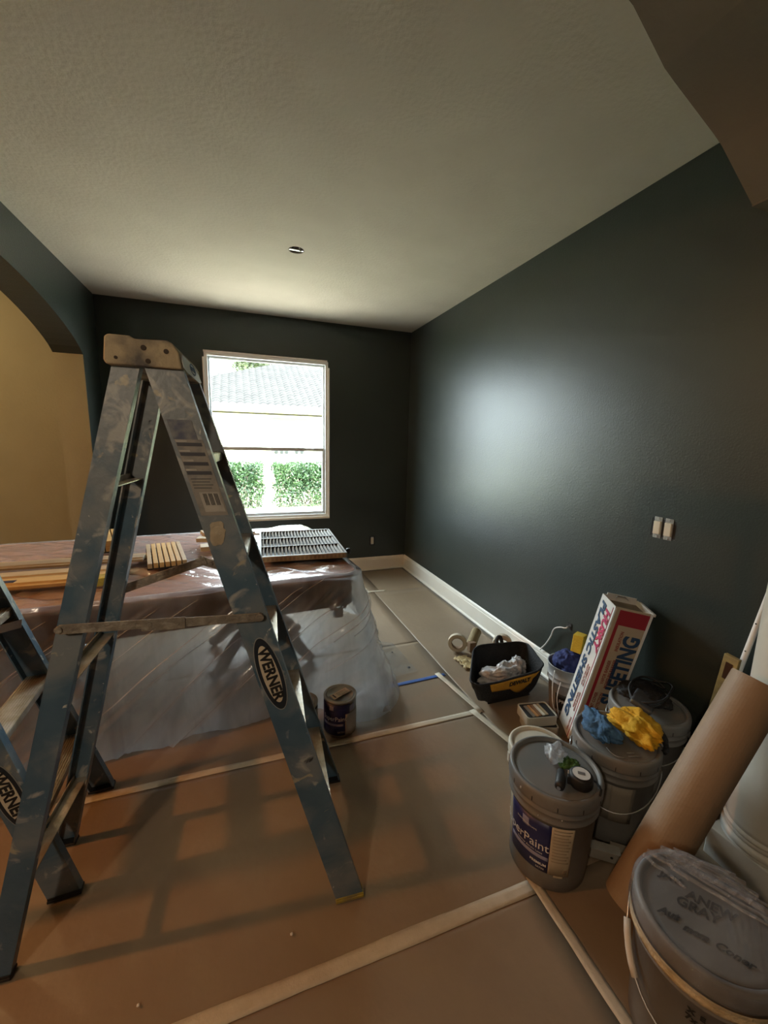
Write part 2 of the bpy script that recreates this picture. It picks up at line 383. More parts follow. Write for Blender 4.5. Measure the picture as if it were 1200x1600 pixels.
# left wall: a wide arch into the hall
AY0, AY1 = .62, 3.985; ac, ah = (AY0+AY1)/2, (AY1-AY0)/2
fz = lambda y: 2.118+.30*max(0, 1-abs((y-ac)/ah)**2.3)**.8
pl = lambda a, t, z: (LH if t else L, a, z)
mb = arch_strip(AY0, AY1, fz, 48, pl)
mb.bb((LH, AY1, 0), (L, B+T, H), mi=0)
mb.quad((L, AY1, 0), (LH, AY1, 0), (LH, AY1, 2.118), (L, AY1, 2.118), mi=2)
mb.bb((LH, .50, 0), (L, AY0, H), mi=0)
ow = mb.build('wall_left', [WALL, WALL, KHAKI], flip=False); struct(ow)
# khaki face of that wall's jamb sits proud by a paint film
struct(MB().bb((LH, AY1-.003, 0), (L-.002, AY1, 2.118)).build('trim_1', KHAKI))
# header with an arch between this room and the entry where the photographer stands
HX0, HX1 = -1.00, 1.46; hc, hh = (HX0+HX1)/2, (HX1-HX0)/2
HY0, HY1 = .50, .90
def fh(x):
    pts = [(-1.0, 2.2), (-.83, 2.322), (-.6, 2.427), (-.46, 2.531), (-.28, 2.585), (.25, 2.61), (.74, 2.585), (.917, 2.531), (1.055, 2.427), (1.287, 2.322), (1.46, 2.2)]
    for (a, za), (b, zb) in zip(pts, pts[1:]):
        if a <= x <= b: return za+(zb-za)*(x-a)/(b-a)
    return 2.2
ph = lambda a, t, z: (a, HY1 if t else HY0, z)
mb = arch_strip(HX0, HX1, fh, 60, ph)
mb.bb((HX1, HY0, 2.195), (R, HY1, H)); mb.bb((L, HY0, 2.195), (HX0, HY1, H))
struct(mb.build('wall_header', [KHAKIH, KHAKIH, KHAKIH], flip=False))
# hall and entry shell
mb = MB(); mb.bb((-3.76, FY0, 0), (-3.6, B+T, H)); struct(mb.build('wall_hall', KHAKI))
mb = MB(); mb.bb((-3.6, B-.02, 0), (LH, B+T, H)); struct(mb.build('wall_hall_end', KHAKI))
mb = MB(); mb.bb((-3.6, FY0-.16, 0), (R, FY0, H)); struct(mb.build('wall_entry', KHAKI))

# ceiling with a round hole for the lamp box
CX, CY, CR = .396, 2.88, .050
mb = MB(); N = 32; sq = .3
circ = [(CX+CR*math.cos(2*PI*i/N), CY+CR*math.sin(2*PI*i/N)) for i in range(N)]
def onsq(i):
    a = 2*PI*i/N; c, s = math.cos(a), math.sin(a); k = sq/max(abs(c), abs(s)); return (CX+c*k, CY+s*k)
for i in range(N):
    j = (i+1) % N; a, b = onsq(i), onsq(j)
    mb.quad((*circ[i], H), (*circ[j], H), (*b, H), (*a, H))
    mb.quad((*circ[i], H), (*circ[j], H), (*circ[j], H+.12), (*circ[i], H+.12))
X0, X1, Y0, Y1 = FX0-.16, FX1, FY0-.16, FY1
for a, b, c, d in ((X0, Y0, X1, CY-sq), (X0, CY+sq, X1, Y1), (X0, CY-sq, CX-sq, CY+sq), (CX+sq, CY-sq, X1, CY+sq)):
    mb.quad((a, b, H), (c, b, H), (c, d, H), (a, d, H))
mb.quad((X0, Y0, H+.12), (X1, Y0, H+.12), (X1, Y1, H+.12), (X0, Y1, H+.12))
struct(mb.build('ceiling', CEIL, flip=False))
t = thing('ceiling_lamp_box', 'open round lamp box hole in the textured ceiling, fixture removed', 'electrical box', (CX, CY, H+.06))
MB().lathe([(.0475, -.058), (.0475, .03), (.001, .03)], 24, (CX, CY, H+.06)).build('box', mat('grey box', (.15, .13, .11), .6, col2=(.28, .25, .2), vs=40), t, smooth=True, solid=.002)
MB().bb((CX-.045, CY-.008, H-.002), (CX+.045, CY+.008, H+.002)).build('mounting_bar', ALU, t, bevel=.001)
MB().tube([(CX+.01, CY, H+.05), (CX+.025, CY+.01, H+.01), (CX+.03, CY-.01, H-.008), (CX+.015, CY-.015, H-.002)], .003, 6).build('wire', WHITE, t, smooth=True)
MB().tube([(CX-.01, CY, H+.05), (CX-.02, CY-.01, H+.015), (CX-.03, CY+.01, H+.0), (CX-.012, CY+.012, H+.004)], .003, 6).build('wire', BLACK, t, smooth=True)

# baseboards: tall board + quarter-round shoe
def base(name, a, b, inn):
    a, b, inn = Vector(a), Vector(b), Vector(inn); u = inn; v = Vector((0, 0, 1))
    o = MB().sweep([(0, .02), (.016, .02), (.016, .128), (.013, .134), (.013, .142), (.009, .152), (.004, .159), (0, .159)], a, b, u, v).build(name, TRIM, flip=True); struct(o)
    return o
base('baseboard_right', (R, .83, 0), (R, B-.001, 0), (-1, 0, 0))
base('baseboard_back', (L, B, 0), (R-.016, B, 0), (0, -1, 0))
prof = [(0, 0), (.020, 0), (.019, .008), (.015, .014), (.008, .018), (0, .019)]
struct(MB().sweep(prof, (R-.0, .83, .0045), (R-.0, B-.001, .0045), (-1.5, 0, 0), (0, 0, 1)).build('trim_2', TRIM))
struct(MB().sweep(prof, (L, B, .0045), (R-.03, B, .0045), (0, -1.5, 0), (0, 0, 1)).build('trim_3', TRIM))

# column base and shaft at the right
t = thing('column', 'round off-white column on a stepped square base at the right edge', 'column', (1.715, .69, 0)); c0 = (1.712, .685, 0)
MB().bb((1.587, .56, 0), (R-.002, .80, .118)).build('plinth', COLM, t, bevel=.004)
mb = MB(); pr = [(.10, .118), (.128, .120)]
for i in range(9):
    a = -PI/2+PI*i/8; pr.append((.112+.016*math.cos(a), .136+.016*math.sin(a)))
pr += [(.120, .153), (.118, .160), (.119, .166)]
for i in range(7):
    a = -PI/2+PI*i/6; pr.append((.116+.010*math.cos(a), .178+.010*math.sin(a)))
pr += [(.120, .190), (.119, .205), (.119, .22)]
mb.lathe(pr, 64, c0).build('base_moulding', COLM, t, smooth=True)
MB().lathe([(.119, .22), (.120, 1.0), (.108, 2.05), (.112, 2.06), (.112, 2.08), (.118, 2.10), (.125, 2.13), (.125, 2.195)], 64, c0).build('shaft', COLM, t, smooth=True)

# window ------------------------------------------------------------
Yg = B+.05
t = bpy.data.objects.new('window_1', None); COL.objects.link(t); t.location = (0, 0, 0); struct(t)
mb = MB()
fwid = .030
mb.bb((WX0, B-.006, WZ1-fwid), (WX1, B+T, WZ1)); mb.bb((WX0, B-.006, WZ0), (WX1, B+T, WZ0+fwid))
mb.bb((WX0, B-.004, WZ0+fwid), (WX0+fwid, B+T, WZ1-fwid)); mb.bb((WX1-fwid, B-.004, WZ0+fwid), (WX1, B+T, WZ1-fwid))
mb.build('window_frame', WFRAME, t, bevel=.002)
mb = MB(); s0 = fwid; sw = .028; zm = 1.393
xa, xb = WX0+s0, WX1-s0
mb.bb((xa, Yg-.01, WZ1-s0-sw*.7), (xb, Yg+.03, WZ1-s0)); mb.bb((xa, Yg-.01, zm+.016), (xa+sw*.6, Yg+.03, WZ1-s0-sw*.7)); mb.bb((xb-sw*.6, Yg-.01, zm+.016), (xb, Yg+.03, WZ1-s0-sw*.7))
mb.build('upper_sash', WSEAL, t, bevel=.0015)
mb = MB()
mb.bb((xa, Yg-.03, zm-.018), (xb, Yg+.028, zm+.016)); mb.bb((xa, Yg-.03, WZ0+s0), (xb, Yg+.01, WZ0+s0+sw))
mb.bb((xa, Yg-.03, WZ0+s0+sw), (xa+sw, Yg+.01, zm-.018)); mb.bb((xb-sw, Yg-.03, WZ0+s0+sw), (xb, Yg+.01, zm-.018))
mb.build('lower_sash', WSEAL, t, bevel=.0015)
MB().bb((xa+.01, Yg+.008, zm), (xb-.01, Yg+.012, WZ1-s0-.01)).build('pane', GLASS, t)
MB().bb((xa+.02, Yg-.016, WZ0+s0+.02), (xb-.02, Yg-.012, zm-.01)).build('pane', GLASS, t)
MB().bb((xb-.20, Yg-.045, zm-.006), (xb-.12, Yg-.03, zm+.012)).build('latch', WFRAME, t, bevel=.002)
struct(MB().bb((WX0-.008, B-.022, WZ0-.020), (WX1+.012, B+.02, WZ0+.004)).build('trim_4', TRIM, bevel=.003))
# plastic trim still around the opening
struct(MB().bb((WX1-.002, B-.014, WZ0), (WX1+.014, B-.0005, WZ1-.06)).build('trim_5', WHITE, bevel=.002))
struct(MB().bb((WX0-.014, B-.014, WZ0), (WX0+.002, B-.0005, WZ1-.05)).build('trim_6', WHITE, bevel=.002))
struct(MB().bb((WX0-.004, B-.014, WZ1-.004), (WX1-.01, B-.0005, WZ1+.014)).build('trim_7', WHITE, bevel=.002))

# switches, outlet, cable outlet ------------------------------------------------
DEV = mat('ivory device plastic', (.66, .60, .48), .35)
t = thing('double_light_switch', 'two bare rocker switches without a cover plate in the green wall', 'light switch', (R, 1.30, 1.117))
MB().bb((R+.001, SY0+.001, SZ0+.001), (R+.05, SY1-.001, SZ1-.001)).build('wall_box', mat('box dark', (.02, .02, .02), .7), t)
for i, y in enumerate((1.3265, 1.2745)):
    MB().bb((R-.010, y-.0165, 1.117-.031), (R+.004, y+.0165, 1.117+.031)).build('rocker', DEV, t, bevel=.003)
    MB().bb((R-.002, y-.019, 1.117-.050), (R+.003, y+.019, 1.117+.050)).build('yoke', ALU, t, bevel=.001)
    for sz in (-1, 1):
        MB().cyl((R-.006, y, 1.117+sz*.043), (R-.001, y, 1.117+sz*.043), .005, 10).build('screw', WIRE, t)
t = thing('wall_outlet', 'bare ivory outlet without cover plate low in the window wall', 'outlet', (1.433, B, .355))
MB().bb((1.398, B-.0015, .300), (1.468, B-.0002, .410)).build('wall_box', mat('box dark', (.02, .02, .02), .7), t)
MB().bb((1.416, B-.009, .320), (1.449, B-.0016, .388)).build('socket', DEV, t, bevel=.002)
for z in (.392, .318):
    MB().bb((1.418, B-.004, z-.006), (1.448, B-.0016, z+.006)).build('ear', ALU, t)
t = thing('cable_outlet', 'thin white cable from a hole in the green wall to the baseboard', 'cable', (R, 1.78, .40))
MB().bb((R-.004, 1.765, .395), (R-.0005, 1.795, .435)).build('hole_cover', mat('box dark', (.02, .02, .02), .7), t)
pts = [(R-.004, 1.78, .412), (R-.03, 1.785, .405), (R-.035, 1.82, .395), (R-.03, 1.87, .36), (R-.025, 1.90, .29), (R-.022, 1.94, .22), (R-.020, 1.975, .175), (R-.018, 1.985, .16)]
def spl(pts, n=6):
    pts = [Vector(p) for p in pts]; out = []
    for i in range(len(pts)-1):
        p0, p1, p2, p3 = pts[max(i-1, 0)], pts[i], pts[i+1], pts[min(i+2, len(pts)-1)]
        for k in range(n):
            t_ = k/n; out.append(.5*((2*p1)+(p2-p0)*t_+(2*p0-5*p1+4*p2-p3)*t_*t_+(3*p1-p0-3*p2+p3)*t_**3))
    out.append(pts[-1]); return out
MB().tube(spl(pts), .0042, 8).build('cable', WHITE, t, smooth=True)
MB().cyl((R-.004, 1.78, .412), (R-.018, 1.782, .410), .007, 12).build('plug', WIRE, t)

# ------------------------------------------------------------------ ladders
def rail(p0, p1, wd, inward, web_dir):
    """C-channel from foot p0 (bottom centre of the web) to p1. inward: unit vector to the ladder's inside"""
    n = Vector(inward); w_ = Vector(web_dir); t_ = .0045; fl = .030; h = wd/2
    prof = [(-h, 0), (h, 0), (h, fl), (h-t_, fl), (h-t_, t_), (-h+t_, t_), (-h+t_, fl), (-h, fl)]
    return MB().sweep(prof, p0, p1, w_, n)
def ladder(name, label, loc, rz, hwb=.25, hwt=.142, frun=.47, rrun=.445, rwb=.21, Ht=1.65, label_kind=0, flip_text=False):
    t = thing(name, label, 'stepladder', loc, (0, 0, rz)); W = WM(t)
    loc2 = lambda x, y, z: W @ Vector((x, y, z))
    d = lambda x, y, z: (W.to_3x3() @ Vector((x, y, z)))
    FT, RT = .012, -.075          # tops of front and rear rails, x
    FW, RW = .088, .062
    FTH = (FT+frun)
    kw = dict(world=True)
    fx = lambda z: FT+(frun)*(1-z/Ht); rx = lambda z: RT-(rrun-.06)*(1-z/Ht)
    fy = lambda z: hwb+(hwt-hwb)*z/Ht; ry = lambda z: rwb+(hwt-.004-rwb)*z/Ht
    wdir = d(1, 0, 0)
    for s in (-1, 1):
        o = rail(loc2(fx(0), s*fy(0), .012), loc2(fx(Ht), s*fy(Ht), Ht), FW, d(0, -s, 0), wdir).build('front_rail', BLUE, t)
        o = rail(loc2(rx(0), s*ry(0), .012), loc2(rx(Ht), s*ry(Ht), Ht), RW, d(0, -s, 0), wdir).build('rear_rail', BLUE, t)
        # bright worn edge strips along the flanges
        # feet
        for xx, yy, ww in ((fx(0), fy(0), FW), (rx(0), ry(0), RW)):
            mb = MB(); M_ = Matrix.Translation(loc2(xx, s*(yy-.014), .0)); M_ = M_ @ Matrix.Rotation(rz, 4, 'Z')
            mb.box((0, 0, .0065+.002), (ww+.004, .036, .009), M_); mb.box((0, s*.014, .015), (ww+.002, .004, .010), M_)
            mb.build('foot', YEL if xx > 0 and s < 0 and rz < 0 else BLACK, t, bevel=.001)
    # steps
    for k in range(5):
        z = .287+.287*k; x = fx(z); yy = fy(z)-.0055; st = bpy.data.objects.new('step', None)
        mb = MB(); M_ = Matrix.Translation(loc2(x, 0, z)) @ Matrix.Rotation(rz, 4, 'Z')
        mb.box((0, 0, -.002), (.076, 2*yy, .004), M_)
        mb.box((.037, 0, -.013), (.003, 2*yy, .022), M_); mb.box((-.037, 0, -.013), (.003, 2*yy, .022), M_)
        for r in range(9): mb.box((-.032+.008*r, 0, .0008), (.0028, 2*yy-.004, .0022), M_)
        so = mb.build('step', BALU, t)
        for s in (-1, 1):     # diagonal stay under the step ends and rivets
            MB().sweep([(-.006, -.0015), (.006, -.0015), (.006, .0015), (-.006, .0015)], loc2(x+.0, s*(yy-.09), z-.008), loc2(x+.0, s*(yy-.002), z-.075), d(1, 0, 0), d(0, 0, 1)).build('step_stay', BRACE, t)
    # rear horizontals
    for z in (.268, .82, 1.352):
        MB().sweep([(-.020, -.006), (.020, -.006), (.020, -.003), (-.017, -.003), (-.017, .012), (-.020, .012)], loc2(rx(z), -ry(z)+.003, z), loc2(rx(z), ry(z)-.003, z), d(1, 0, 0), d(0, 0, 1)).build('rear_brace', BALU, t)
    # spreaders
    for s in (-1, 1):
        z = .985; o_ = s*(fy(z)+.0045); bow = .085 if (s > 0 and rz < 0) else 0     # the far brace of the nearer ladder has popped up at its hinge
        a, b = loc2(rx(z)-.015, o_, z+.012-bow*.5), loc2(fx(z)+.025, o_, z-bow*.2); mid = a.lerp(b, .58 if bow else .5)+Vector((0, 0, bow))
        mb = MB(); nn = d(0, -s, 0); h1, h2 = (mid-a).normalized(), (b-mid).normalized()
        u1, u2 = d(0, 1, 0).cross(h1).normalized(), d(0, 1, 0).cross(h2).normalized()
        wv = .0150 if bow else .0125; pr = [(-wv, -.0022), (wv, -.0022), (wv, .0022), (-wv, .0022)]
        e_ = .012 if bow else .05
        mb.sweep(pr, a, mid+h1*e_, u1, nn); mb.sweep(pr, mid-h2*e_-nn*.0048, b-nn*.0048, u2, nn)
        if not bow: mb.sweep([(-.016, -.0012), (.016, -.0012), (.016, .0012), (-.016, .0012)], mid-h1*.055-nn*.0085, mid+h1*.05-nn*.0085, u1, nn)
        mb.cyl(mid+nn*.003, mid-nn*.009, .009, 12)
        mb.cyl(a+nn*.004, a-nn*.006, .009, 12); mb.cyl(b+nn*.004, b-nn*.010, .011, 12); mb.cyl(mid+h2*.03+nn*.002, mid+h2*.03-nn*.011, .006, 10); mb.cyl(mid-h1*.035+nn*.002, mid-h1*.035-nn*.011, .006, 10)
        mb.build('spreader', BRACE, t, bevel=.0008)
    # cap
    yc = hwt+.012
    mb = MB()
    outl = [(-.112, 1.652), (-.118, 1.662), (-.112, 1.716), (-.104, 1.722), (-.058, 1.7215), (-.048, 1.715), (-.030, 1.7155), (.024, 1.717), (.036, 1.712), (.050, 1.690), (.056, 1.650)]
    vs = [];
    for s in (-1, 1):
        for (x, z) in outl: vs.append(W @ Vector((x, s*yc, z)))
    n = len(outl); fs = [tuple(range(n)), tuple(reversed(range(n, 2*n)))] + [(i, i+n, (i+1) % n+n, (i+1) % n) for i in range(n)]
    mb.add(vs, fs); mb.build('top_cap', CAPM, t, bevel=.004, seg=3)
    for (x, z, r) in ((-.028, 1.695, .0065), (.022, 1.690, .006), (-.02, 1.664, .006), (-.09, 1.668, .004)):
        MB().cyl(loc2(x, -yc-.0012, z), loc2(x, -yc+.002, z), r, 14).build('cap_hole', mat('grime', (.05, .035, .025), .9), t)
    return t, loc2, d, fx, fy, yc
t, l2, dd, fx, fy, yc = ladder('stepladder', 'blue fibreglass stepladder spattered with paint, tan cap, seen side-on in the foreground', (-.172, 1.340, .0025), math.radians(-4), rrun=.472)
# oval maker's logo on the near front rail
def rail_frame(z, push=.0006):
    o = l2(fx(z), -fy(z)-push, z); dn = (l2(fx(z-.2), -fy(z-.2)-push, z-.2)-o).normalized(); return o, dn
o, dn = rail_frame(.808); side = dn.cross(dd(0, -1, 0)).normalized(); 
def oval(name, a, b, mt, lift, parent):
    mb = MB(); o2 = o+dd(0, -1, 0)*lift; nrm = dd(0, -1, 0); pts = [o2+dn*(a*math.cos(2*PI*i/40)*(1-.0))+side*(b*math.sin(2*PI*i/40)) for i in range(40)]
    i0 = len(mb.v); mb.v += pts+[p+nrm*.0006 for p in pts]; mb.f.append(tuple(range(40))); mb.f.append(tuple(reversed(range(40, 80)))); mb.mi += [0, 0]
    for i in range(40): mb.f.append((i, (i+1) % 40, 40+(i+1) % 40, 40+i)); mb.mi.append(0)
    return mb.build(name, mt, parent)
LOGOC = mat('cream logo ground', (.72, .62, .46), .6, col2=(.64, .54, .39), vs=30)
oval('logo_outline', .118, .0345, mat('light grey outline', (.32, .32, .30), .5), .0002, t)
oval('logo_ring', .115, .0320, mat('dark ladder blue', (.012, .02, .03), .5), .0010, t)
lg = oval('logo_ground', .092, .0225, LOGOC, .0018, t)
text('WERNER', .042, frame(o+dd(0, -1, 0)*.0028, dn, -side if side.x < 0 else side), BLACK, 'logo_lettering', lg, bold=.0016, sx=.98)
# safety label, barcode
def flat(name, z0, z1, x0, x1, mt, lift=.0008, parent=None, wav=0):
    """label patch on the near front rail between heights z0..z1 and offsets x0..x1 from the rail's centre"""
    mb = MB(); q_ = [l2(fx(z)+x, -fy(z)-lift, z) for (z, x) in ((z0, x0), (z0, x1), (z1, x1), (z1, x0))]
    q2 = [p+dd(0, -1, 0)*.0006 for p in q_]; mb.add(q_+q2, [(0, 1, 2, 3), (7, 6, 5, 4), (0, 1, 5, 4), (1, 2, 6, 5), (2, 3, 7, 6), (3, 0, 4, 7)]); return mb.build(name, mt, parent)
LAB = mat('scuffed grey label', (.30, .27, .23), .6, col2=(.16, .16, .16), vs=26, vlo=.45, vhi=.7)
LAB2 = mat('pale label strip', (.50, .46, .40), .6, col2=(.34, .31, .27), vs=20)
flat('safety_label', 1.275, 1.475, -.034, .034, LAB, parent=t); SL = [c for c in t.children if c.name.startswith('safety_label')][0]
flat('faded_logo_patch', 1.475, 1.525, -.036, .022, mat('faded blue patch', (.07, .08, .13), .6, col2=(.2, .2, .2), vs=40), parent=t)
for i, z in enumerate((1.462, 1.437, 1.412, 1.388)):
    flat('label_bar', z-.004, z+.005, -.032, .028, mat('dark label bar', (.05, .05, .06), .6), .0016, SL)
    flat('label_strip', z+.006, z+.011, -.032, -.006, LAB2, .0016, SL)
flat('barcode_ground', 1.285, 1.338, -.020, .030, LAB2, .0016, SL)
for i in range(11):
    x = -.012+.0034*i
    if i not in (3, 7): flat('barcode_bar', 1.303, 1.334, x, x+.0018, BLACK, .0024, SL)
for k, z in enumerate((1.372, 1.364, 1.356, 1.348)):
    flat('fine_print_line', z, z+.002, -.028, .022-.006*(k % 2), mat('fine print grey', (.09, .09, .09), .6), .0016, SL)
# white sticker on the far rail's edge, and the tapered sticker on the cap end
mb = MB(); z = 1.43; mb.add([l2(fx(z_)+.0455, s_*1+.0, z_) for z_, s_ in ((z-.03, fy(z)-.032), (z-.03, fy(z)-.004), (z+.03, fy(z)-.004), (z+.03, fy(z)-.032))], [(0, 1, 2, 3)]).build('rail_sticker', WHITE, t, solid=.0008)
STK = mat('white sticker', (.78, .78, .76), .5)
cp = []
for (y, z) in ((-.150, 1.672), (-.13, 1.690), (.02, 1.688), (.11, 1.672), (.135, 1.654), (.09, 1.648), (-.10, 1.650), (-.148, 1.655)):
    # on the sloping +x face of the cap: x from z
    x = .050+(.056-.050)*(1.690-z)/.040; cp.append(l2(x+.0035, y, z))
MB().add(cp, [tuple(range(8))]).build('cap_sticker', STK, t, solid=.0008)
Mx = frame(l2(.0585, -.01, 1.671), dd(0, 1, 0), dd(-.15, 0, 1))
mb = MB(); ring = [(.045*math.cos(a*PI/12), .0155*math.sin(a*PI/12)) for a in range(24)]; rin = [(x*.84, y*.72) for x, y in ring]
for i in range(24): j = (i+1) % 24; mb.add([Mx @ Vector((*q_, 0)) for q_ in (ring[i], ring[j], rin[j], rin[i])], [(0, 1, 2, 3)])
mb.build('sticker_ring', NAVY, t, solid=.0006)
text('WERNER', .017, Mx @ Matrix.Translation((0, .0005, 0)), NAVY, 'sticker_lettering', t, bold=.0004)
SMEAR = mat('dried beige paint', (.42, .34, .23), .8, col2=(.50, .42, .30), vs=30, bump=.6, bs=50)
def smear(z, xo, a, b, seed, parent, side_=-1):
    mb = MB(); c_ = l2(fx(z)+xo, side_*fy(z)-.0012, z); pts = []
    for i in range(22):
        an = 2*PI*i/22; rr = 1+.7*nz(math.cos(an)*1.6+seed, math.sin(an)*1.6)+.22*nz(an*2.2, seed); pts.append(c_+dd(1, 0, 0)*a*rr*math.cos(an)+Vector((0, 0, 1))*b*rr*math.sin(an)+dd(0, .066, 0)*b*rr*math.sin(an)*1.0)
    mb.add(pts+[c_+dd(0, -.001, 0)], [(i, (i+1) % 22, 22) for i in range(22)]); return mb.build('paint_smear', SMEAR, parent, solid=.001)
smear(1.225, -.012, .027, .036, 3, t)

t2, l2b, ddb, fxb, fyb, _ = ladder('stepladder', 'second blue stepladder cut off by the left edge, standing behind the nearer one', (-1.045, 1.57, .0025), math.radians(2), hwb=.232, hwt=.142, frun=.445)
l2s, dds, fxs, fys = l2, dd, fx, fy
l2, dd, fx, fy = l2b, ddb, fxb, fyb
o, dn = rail_frame(.40); side = dn.cross(dd(0, -1, 0)).normalized()
oval('logo_outline', .118, .0345, MATS['light grey outline'], .0002, t2); oval('logo_ring', .115, .0320, MATS['dark ladder blue'], .0010, t2); lg2 = oval('logo_ground', .092, .0225, LOGOC, .0018, t2)
text('WERNER', .042, frame(o+dd(0, -1, 0)*.0028, dn, -side if side.x < 0 else side), BLACK, 'logo_lettering', lg2, bold=.0016, sx=.98)
MB().add([l2(fx(.80)+q_[0], fy(.80)-.034, .80+q_[1]) for q_ in ((-.05, -.03), (.045, -.012), (.05, .02), (-.045, .0))], [(0, 1, 2, 3)]).build('bracket', ALU, t2, solid=.003)

# ------------------------------------------------------------------ table under plastic
TA = math.radians(4.0); TZ = .752
tl = thing('dining_table', 'dark reddish wooden dining table wrapped in clear plastic sheeting', 'table', (-.52, 2.73, 0), (0, 0, TA))
TW = WM(tl); tw = lambda x, y, z: TW @ Vector((x, y, z))
hx, hy = 1.10, .665
def rrect(hx, hy, r, n=8):
    pts = []
    for cx, cy, a0 in ((hx-r, hy-r, 0), (-hx+r, hy-r, 90), (-hx+r, -hy+r, 180), (hx-r, -hy+r, 270)):
        for i in range(n+1):
            a = math.radians(a0+90*i/n); pts.append((cx+r*math.cos(a), cy+r*math.sin(a)))
    return pts
def slab(mb, outline, z0, z1):
    n = len(outline); mb.add([tw(x, y, z) for z in (z0, z1) for x, y in outline], [tuple(reversed(range(n))), tuple(range(n, 2*n))]+[(i, (i+1) % n, (i+1) % n+n, i+n) for i in range(n)]); return mb
slab(MB(), rrect(hx, hy, .09), TZ-.035, TZ).build('table_top', MAHTOP, tl, bevel=.006)
mb = MB(); ol = rrect(hx-.012, hy-.012, .08); il = rrect(hx-.045, hy-.045, .05); n = len(ol)
mb.add([tw(x, y, z) for z in (TZ-.036, TZ-.20) for o_ in (ol, il) for x, y in o_], [(i, (i+1) % n, (i+1) % n+2*n, i+2*n) for i in range(n)]+[(n+i, 3*n+i, 3*n+(i+1) % n, n+(i+1) % n) for i in range(n)]+[(2*n+i, 2*n+(i+1) % n, 3*n+(i+1) % n, 3*n+i) for i in range(n)])
mb.build('apron', MAHOG, tl)
# two heavy pedestals with sabre feet
for px in (.62, -.62):
    mb = MB(); prof_ = [(.30, TZ-.145), (.28, TZ-.22), (.17, .42), (.10, .33), (.085, .25), (.12, .16), (.13, .10), (.02, .07)]
    mb.lathe([(r*1.0, z) for r, z in reversed(prof_)], 28, M=TW @ Matrix.Translation((px, .0, 0)) @ Matrix.Diagonal((1, 1.35, 1, 1)))
    mb.build('pedestal', MAHOG, tl, smooth=True)
    for a in (35, 145, 215, 325):
        an = math.radians(a); dx, dy = math.cos(an), math.sin(an)*1.15
        pts = [tw(px+dx*r, dy*r, z) for r, z in ((.08, .22), (.17, .20), (.26, .13), (.33, .055), (.38, .030))]
        MB().tube(spl(pts, 4), [.045-.0009*i for i in range(17)], 10).build('pedestal_foot', MAHOG, tl, smooth=True)
# fretwork drop bracket at the near right corner
br = MB(); bx, by, bz = 1.0, -.60, TZ-.145
fr_ = bpy.data.objects
def strut(a, b, r=.0048): br.cyl(tw(bx+a[0], by, bz+a[1]), tw(bx+b[0], by, bz+b[1]), r, 8)
for a, b in (((-.06, 0), (-.045, -.09)), ((.06, 0), (.045, -.09)), ((-.045, -.09), (.045, -.09)), ((-.06, 0), (.045, -.09)), ((.06, 0), (-.045, -.09)), ((-.02, 0), (.055, -.05)), ((.02, 0), (-.055, -.05)), ((-.055, -.045), (-.01, -.09)), ((.055, -.045), (.01, -.09))): strut(a, b)
br.box((bx, by, bz-.115), (.05, .03, .05), TW); br.box((bx, by, bz-.005), (.14, .03, .02), TW)
br.build('fretwork_bracket', MAHOG, tl)

# plastic sheet: top, front fall, flared right side
def per(s_):
    """perimeter outline of the sheet on the tabletop (local), s in 0..1 from back right going clockwise to the front left"""
    P = rrect(hx+.012, hy+.012, .10, 10)
    # reorder: start at middle of back edge going right (clockwise)
    return P
P = rrect(hx+.010, hy+.010, .10, 10)
# clockwise list beginning at the back left corner
P = P[::-1]
k0 = min(range(len(P)), key=lambda i: (P[i][0]+hx)**2+(P[i][1]-hy)**2+(0 if P[i][1] > hy-.0 else 5)); P = P[k0:]+P[:k0]
P.append(P[0])
acc = [0]
for a, b in zip(P, P[1:]): acc.append(acc[-1]+math.hypot(b[0]-a[0], b[1]-a[1]))
TOT = acc[-1]
def at(s_):
    s_ = max(0, min(TOT-1e-6, s_))
    for i in range(len(P)-1):
        if acc[i+1] >= s_:
            u = (s_-acc[i])/(acc[i+1]-acc[i]); return (P[i][0]+(P[i+1][0]-P[i][0])*u, P[i][1]+(P[i+1][1]-P[i][1])*u)
def nrm_at(s_):
    a, b = at(s_-.06), at(s_+.06); d_ = Vector((b[0]-a[0], b[1]-a[1])).normalized(); return Vector((-d_.y, d_.x))
def sm(x): x = max(0, min(1, x)); return x*x*(3-2*x)
SH = thing('plastic_sheet', 'clear plastic dust sheet draped over the dining table down to the floor', 'plastic sheet', (-.5, 2.7, 0))
NU, NV = 900, 60
